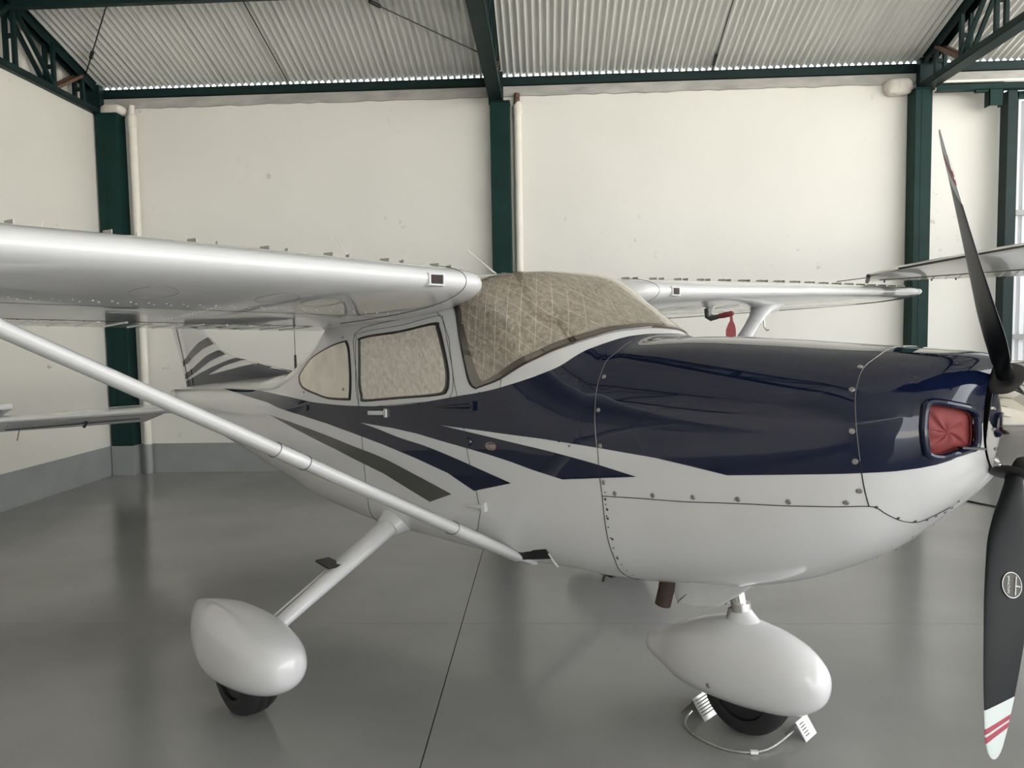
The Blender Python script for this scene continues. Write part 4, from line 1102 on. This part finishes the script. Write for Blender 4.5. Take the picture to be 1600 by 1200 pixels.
# tailplane, drooping elevators with raised horn
for side in (1, -1):
    fx = (lambda p: Vector(p)) if side == 1 else mir
    up = Vector((0, 0, 1)); zt_ = 1.045
    sb = foil_surface('tailplane', M['white'], [(fx((-5.0, 0, zt_)), fx((-5.80, 0, zt_-.02)), up, .11), (fx((-5.05, -.3, zt_)), fx((-5.80, -.3, zt_-.02)), up, .11), (fx((-5.28, -1.66, zt_)), fx((-5.80, -1.66, zt_-.02)), up, .11)], AC, b=.97)
    rings = []
    dr_ = R(24)
    for Y, c in ((-.10, .24), (-.20, .41), (-1.0, .37), (-1.62, .33)):
        h0 = Vector((-5.80, Y, zt_-.028)); e_ = Vector((-math.cos(dr_), 0, -math.sin(dr_))); nv = Vector((-math.sin(dr_), 0, math.cos(dr_)))
        rings.append([fx(h0+e_*(c*x)+nv*y) for x, y in ((0, .03), (.3, .028), (.7, .016), (1, .004), (1, -.004), (.7, -.014), (.3, -.026), (0, -.03))])
    el = MB().loft(rings).build('elevator', M['white'], AC, True, 50)
    for i in range(10):
        Y = -.95-.065*i; h0 = Vector((-5.80, Y, zt_-.028))
        MB().tube([fx(h0+e_*.10-nv*.029), fx(h0+e_*.30-nv*.010)], .004, 5).build('elevator_bead', M['white'], el)
    MB().tube([fx(Vector((-5.80, Y, zt_-.028))+e_*.26-nv*.018) for Y in (-.30, -.9, -1.4)], .004, 5).build('trim_tab_gap', M['seam'], el)
    MB().bar(fx(Vector((-5.80, -.78, zt_-.028))+e_*.2-nv*.03), fx(Vector((-5.80, -.78, zt_-.028))+e_*.30-nv*.04), .02, .02).build('trim_actuator', M['black'], el)
    hb = Vector((-5.80, -1.66, zt_))
    o = MB().add([fx(p) for p in ((-5.42, -1.44, zt_+.075), (-5.42, -1.77, zt_+.075), (-5.84, -1.77, zt_-.01), (-5.84, -1.44, zt_-.01), (-5.42, -1.44, zt_+.120), (-5.42, -1.77, zt_+.120), (-5.84, -1.77, zt_+.035), (-5.84, -1.44, zt_+.035))], [(0, 3, 2, 1), (4, 5, 6, 7), (0, 1, 5, 4), (1, 2, 6, 5), (2, 3, 7, 6), (3, 0, 4, 7)]).build('elevator_horn', M['white'], el); bake_bevel(o, .012)
    for Y in (-1.28, -1.52):
        p0 = Vector((-5.80, Y, zt_-.028))+e_*.33; MB().tube([fx(p0), fx(p0+e_*.12+Vector((0, 0, -.06)))], .004, 5).build('static_wick', M['black'], el)
MB().loft([oval_ring((-5.45, 0, 1.06), (1, 0, 0), .14, .12, 20, Vector((0, 0, 1))), oval_ring((-5.7, 0, 1.06), (1, 0, 0), .13, .10, 20, Vector((0, 0, 1))), oval_ring((-5.95, 0, 1.08), (1, 0, 0), .08, .05, 20, Vector((0, 0, 1)))]).build('tail_cone', M['white'], AC, True)
# tail tie-down and skin rivet lines on the rear fuselage
rv = MB()
for X in (-3.05, -3.6, -4.3):
    for i in range(16):
        t_ = .28+.024*i; rv.disc(SO(X, t_, 0), nrm(X, t_), .004, 6, .0015)
rv.build('skin_rivets', M['steel'], fus)['kind'] = 'stuff'
# ---- antennas
def whip(a, b, r, label_=None):
    o = MB().tube([a, Vector(a)+(Vector(b)-Vector(a))*.04, b], [r*2.2, r, r*.7], 8).build('whip_antenna', M['rivet_w'], AC, True)
    MB().disc(a, (0, 0, 1), .03, 14, .012).build('antenna_base', M['white'], o)
    return o
whip((-2.33, 0, 1.80), (-2.89, 0, 2.34), .006)
whip((-1.25, -.0, 1.945), (-1.52, 0, 2.12), .006)
o = MB().tube([(-3.50, 0, 1.37), (-3.50, 0, 1.52), (-3.50, 0, 1.525), (-3.50, 0, 1.80)], [.011, .009, .0028, .002], 8).build('mast_antenna', M['black'], AC, True)
# ---- pitot mast under the far wing, with its red cover
pm = MB()
pa = wing_pt(1.62, .14, False)
pt = MB().loft([oval_ring(pa+Vector((.02, 0, .03)), (0, 0, 1), .035, .012), oval_ring(pa+Vector((.0, 0, -.02)), (0, 0, 1), .032, .011), oval_ring(pa+Vector((-.005, 0, -.045)), (0, 0, 1), .032, .011)]).build('pitot_mast', M['white'], AC, True)
MB().tube([pa+Vector((-.01, 0, -.01)), pa+Vector((-.005, 0, -.062)), pa+Vector((.012, 0, -.072)), pa+Vector((.05, 0, -.068)), pa+Vector((.09, 0, -.06)), pa+Vector((.13, 0, -.054))], [.026, .026, .022, .016, .0125, .011], 12).build('pitot_tube', M['stripe'], pt, True)
r_ = empty('pitot_cover'); r_.matrix_world = AM; tag(r_, 'red pitot cover with hanging red streamer under the far wing', 'cover')
pe = pa+Vector((.10, 0, -.058))
MB().tube([pe+Vector((-.03, 0, -.004)), pe, pe+Vector((.06, 0, .01)), pe+Vector((.075, 0, .011))], [.016, .018, .018, .008], 12).build('sleeve', M['red'], r_, True)
c = pe+Vector((.06, -.004, -.005)); sv, sf = [], []
for i, (z, w) in enumerate(((0, .008), (-.03, .010), (-.06, .024), (-.09, .032), (-.2, .034), (-.32, .036), (-.40, .037))):
    o_ = .004*math.sin(i*1.3)
    for y, x in ((-1, 0), (1, 0)):
        for th in (-.0015, .0015): sv.append(c+Vector((y*w*.7+th*.7, y*w*.7-th*.7+o_, z)))
for i in range(6):
    a = i*4
    for p, q in ((0, 1), (1, 3), (3, 2), (2, 0)): sf.append((a+p, a+q, a+4+q, a+4+p))
sf += [(0, 2, 3, 1), (24, 25, 27, 26)]
mk('streamer', sv, sf, M['red'], r_, True, 40)
# stitched quilting ridges on the windscreen shade, following the glass
for side in (1, -1):
    fx = (lambda p: p) if side == 1 else mir
    qm = MB()
    for k in range(-3, 12):
        for sl in (.55, -.55):
            P = []
            for i in range(25):
                j = i/24; u_ = .06+.085*k+sl*j*.6 + (0 if sl > 0 else .33)
                if not .05 < u_ < .99: continue
                s_ = .07+.86*j; kk = min(int(u_*NV), NV-1); w_ = u_*NV-kk
                b = [Br[kk][a]+(Br[kk+1][a]-Br[kk][a])*w_ for a in (0, 1)]; t = [Tr[kk][a]+(Tr[kk+1][a]-Tr[kk][a])*w_ for a in (0, 1)]
                P.append(fx(SO(b[0]+(t[0]-b[0])*s_, min(b[1]+(t[1]-b[1])*s_, .999), .0042)))
            if len(P) > 2: qm.tube(P, .0008, 4)
    qm.build('quilt_stitching', M['cloth'], r_ws)

# ================================================================== CHOCKS
ck = empty('wheel_chocks'); ck.matrix_world = AM; tag(ck, 'pair of bent metal wheel chocks joined by a cable at the nose wheel', 'chocks')
def chock(xc, y0, y1, h, w, rot):
    vv = []; t_ = .004
    for y in (y0, y1): vv += [(xc-w, y, 0), (xc, y, h), (xc+w, y, 0), (xc+w-t_*1.6, y, 0), (xc, y, h-t_*1.8), (xc-w+t_*1.6, y, 0)]
    ff = [(0, 6, 7, 1), (1, 7, 8, 2), (2, 8, 9, 3), (3, 9, 10, 4), (4, 10, 11, 5), (5, 11, 6, 0), (0, 1, 4, 5), (1, 2, 3, 4), (6, 11, 10, 7), (7, 10, 9, 8)]
    o = mk('chock', vv, ff, M['alu'], ck, False, 180)
    for v_ in o.data.vertices:
        q = Vector(v_.co)-Vector((xc, (y0+y1)/2, 0)); q.rotate(Matrix.Rotation(R(rot), 3, 'Z')); v_.co = q+Vector((xc, (y0+y1)/2, 0))
    return o
CF = chock(.335, .08, .18, .066, .045, 0); CA = chock(-.055, -.06, .12, .08, .06, 0)
lab = MB().add([(.3395, .085, .0615), (.3395, .15, .0615), (.3795, .15, .003), (.3795, .085, .003)], [(0, 1, 2, 3)]).build('chock_label', M['rivet_w'], CF)
for k in range(5): MB().bar((.345+.0065*k, .095, .0543-.0095*k), (.345+.0065*k, .13, .0543-.0095*k), .003, .002).build('label_line', M['screw'], CF)
for k in range(6): MB().bar((-.045+.0075*k, -.05, .0695-.01*k), (-.045+.0075*k, .08, .0695-.01*k), .003, .003).build('grip_rib', M['steel'], CA)
MB().tube(catmull([(-.055, -.062, .03), (-.06, -.10, .008), (-.02, -.16, .006), (.09, -.20, .006), (.21, -.185, .006), (.30, -.09, .010), (.33, .08, .03)], 6), .0042, 8).build('cable', M['alu'], ck, True)
MB().bar((.262, -.152, .010), (.285, -.135, .012), .014, .012).build('cable_clamp', M['rivet_w'], ck)

# ================================================================== SECOND AIRCRAFT (only its wing reaches into the picture)
cyw = R(92.655-90)
def cw(lat, dep, z): return Vector((lat*math.cos(cyw)-dep*math.sin(cyw), lat*math.sin(cyw)+dep*math.cos(cyw), z))
A2 = empty('parked_aircraft', tuple(cw(7.6, 4.6, 0))); tag(A2, 'second high-wing aircraft with a grey-white wing reaching in behind the propeller', 'airplane')
org = cw(7.6, 4.6, 0)
sdir = Vector((.906, -.42)); fdir = Vector((.42, .906))       # inboard direction, aft direction
def w2(s, c, up, off=0):
    ch_ = interp([(0, .95), (.05, 1.08), (.2, 1.15), (1.5, 1.35), (5.2, 1.6)], s)
    le = Vector((2.96, 6.22))+sdir*s+fdir*interp([(0, .12), (.05, .03), (.2, 0), (6, -.0)], s)
    p2 = le+fdir*(ch_*c)
    zle = interp([(0, 2.09), (.05, 2.10), (1.2, 2.275), (2.5, 2.31), (5.2, 2.31)], s); zte = interp([(0, 2.095), (1.2, 2.10), (5.2, 2.12)], s)
    yc, yt = naca(c, interp([(0, .03), (.1, .07), (.5, .10), (6, .12)], s))
    return cw(p2.x, p2.y, zle+(zte-zle)*c+(yt if up else -yt*.35)*ch_ + (off if up else -off))-org
rings = [[w2(s, c, True) for c in cx_[::-1]]+[w2(s, c, False) for c in cx_[1:-1]] for s in (0, .03, .1, .25, .6, 1.2, 2, 3, 4, 5.2)]
wo = MB().loft(rings).build('wing', M['under'], A2, True, 50)
MB().tube([w2(s, .0, True, .002) for s in frange(0, 5, 20)], .009, 8).build('leading_edge_strip', M['black'], wo, True)
MB().tube([w2(0, c, False, .004) for c in frange(0, 1, 8)], .018, 8).build('tip_edge', M['black'], wo, True)
for x_ in (.72,): MB().tube([w2(s, x_, False, .001) for s in frange(.1, 5, 20)], .004, 5).build('aileron_gap', M['seam'], wo)
for i in range(34):
    s_ = .22+i*.11; MB().tube([w2(s_, .75, False, 0), w2(s_, .97, False, 0)], .007, 6).build('aileron_bead', M['under'], wo, True)
for i in range(12):
    s_ = .15+i*.2; MB().tube([w2(s_, .99, False, 0), w2(s_, .995, False, .012)], .008, 6).build('trailing_edge_screw', M['black'], wo)
MB().tube([w2(.02, .6, True), w2(.02, .6, True)+cw(-.28, .05, -.03)], .004, 6).build('static_wick', M['black'], wo)
# its body, kept outside the frame on the right
def b2(s, a, z): q = Vector((2.96, 6.22))+sdir*s+fdir*a; return cw(q.x, q.y, z)-org
fr_ = []
for a, zb, zt_, w in ((-2.1, 1.15, 1.35, .08), (-2.0, .95, 1.5, .3), (-1.2, .75, 1.6, .45), (-.5, .65, 1.65, .52), (0, .62, 2.3, .52), (1.2, .65, 2.3, .5), (2.2, .75, 1.7, .4), (4.2, 1.0, 1.45, .14), (5.2, 1.1, 1.35, .05)):
    fr_.append([b2(5.7+w*math.cos(t), a, (zb+zt_)/2+(zt_-zb)/2*math.sin(t)) for t in [2*math.pi*k/24 for k in range(24)]])
fo = MB().loft(fr_).build('fuselage', M['under'], A2, True, 60)
MB().tube([b2(5.25, .15, .8), b2(2.9, .55, 2.14)], .05, 12).build('wing_strut', M['under'], A2, True)
for s_ in (4.5, 6.9):
    tc_ = b2(s_, .6, .25)
    rg = []
    for k in range(24):
        t = 2*math.pi*k/24; ax = cw(sdir.x, sdir.y, 0); fw_ = cw(fdir.x, fdir.y, 0)
        rg.append([tc_+fw_*(r_*math.cos(t))+Vector((0, 0, r_*math.sin(t)))+ax*y for y, r_ in ((-.08, .12), (-.08, .21), (-.04, .25), (.04, .25), (.08, .21), (.08, .12))])
    MB().loft(rg, False, True).build('tyre', M['rubber'], A2, True)
    MB().tube([b2(5.7+(.4 if s_ > 5.7 else -.4), .5, .75), tc_], .035, 10).build('gear_leg', M['under'], A2, True)
tc_ = b2(5.7, -1.5, .2); MB().tube([b2(5.7, -1.4, .85), tc_], .035, 10).build('nose_leg', M['under'], A2, True)
MB().tube([tc_-cw(sdir.x, sdir.y, 0)*.07, tc_-cw(sdir.x, sdir.y, 0)*.05, tc_+cw(sdir.x, sdir.y, 0)*.05, tc_+cw(sdir.x, sdir.y, 0)*.07], [.15, .2, .2, .15], 24).build('tyre', M['rubber'], A2, True)
ff_ = foil_surface('fin', M['under'], [(b2(5.7, 3.6, 1.35), b2(5.7, 5.2, 1.3), tuple(cw(sdir.x, sdir.y, 0)), .06), (b2(5.7, 4.6, 2.6), b2(5.7, 5.5, 2.6), tuple(cw(sdir.x, sdir.y, 0)), .08)], A2)
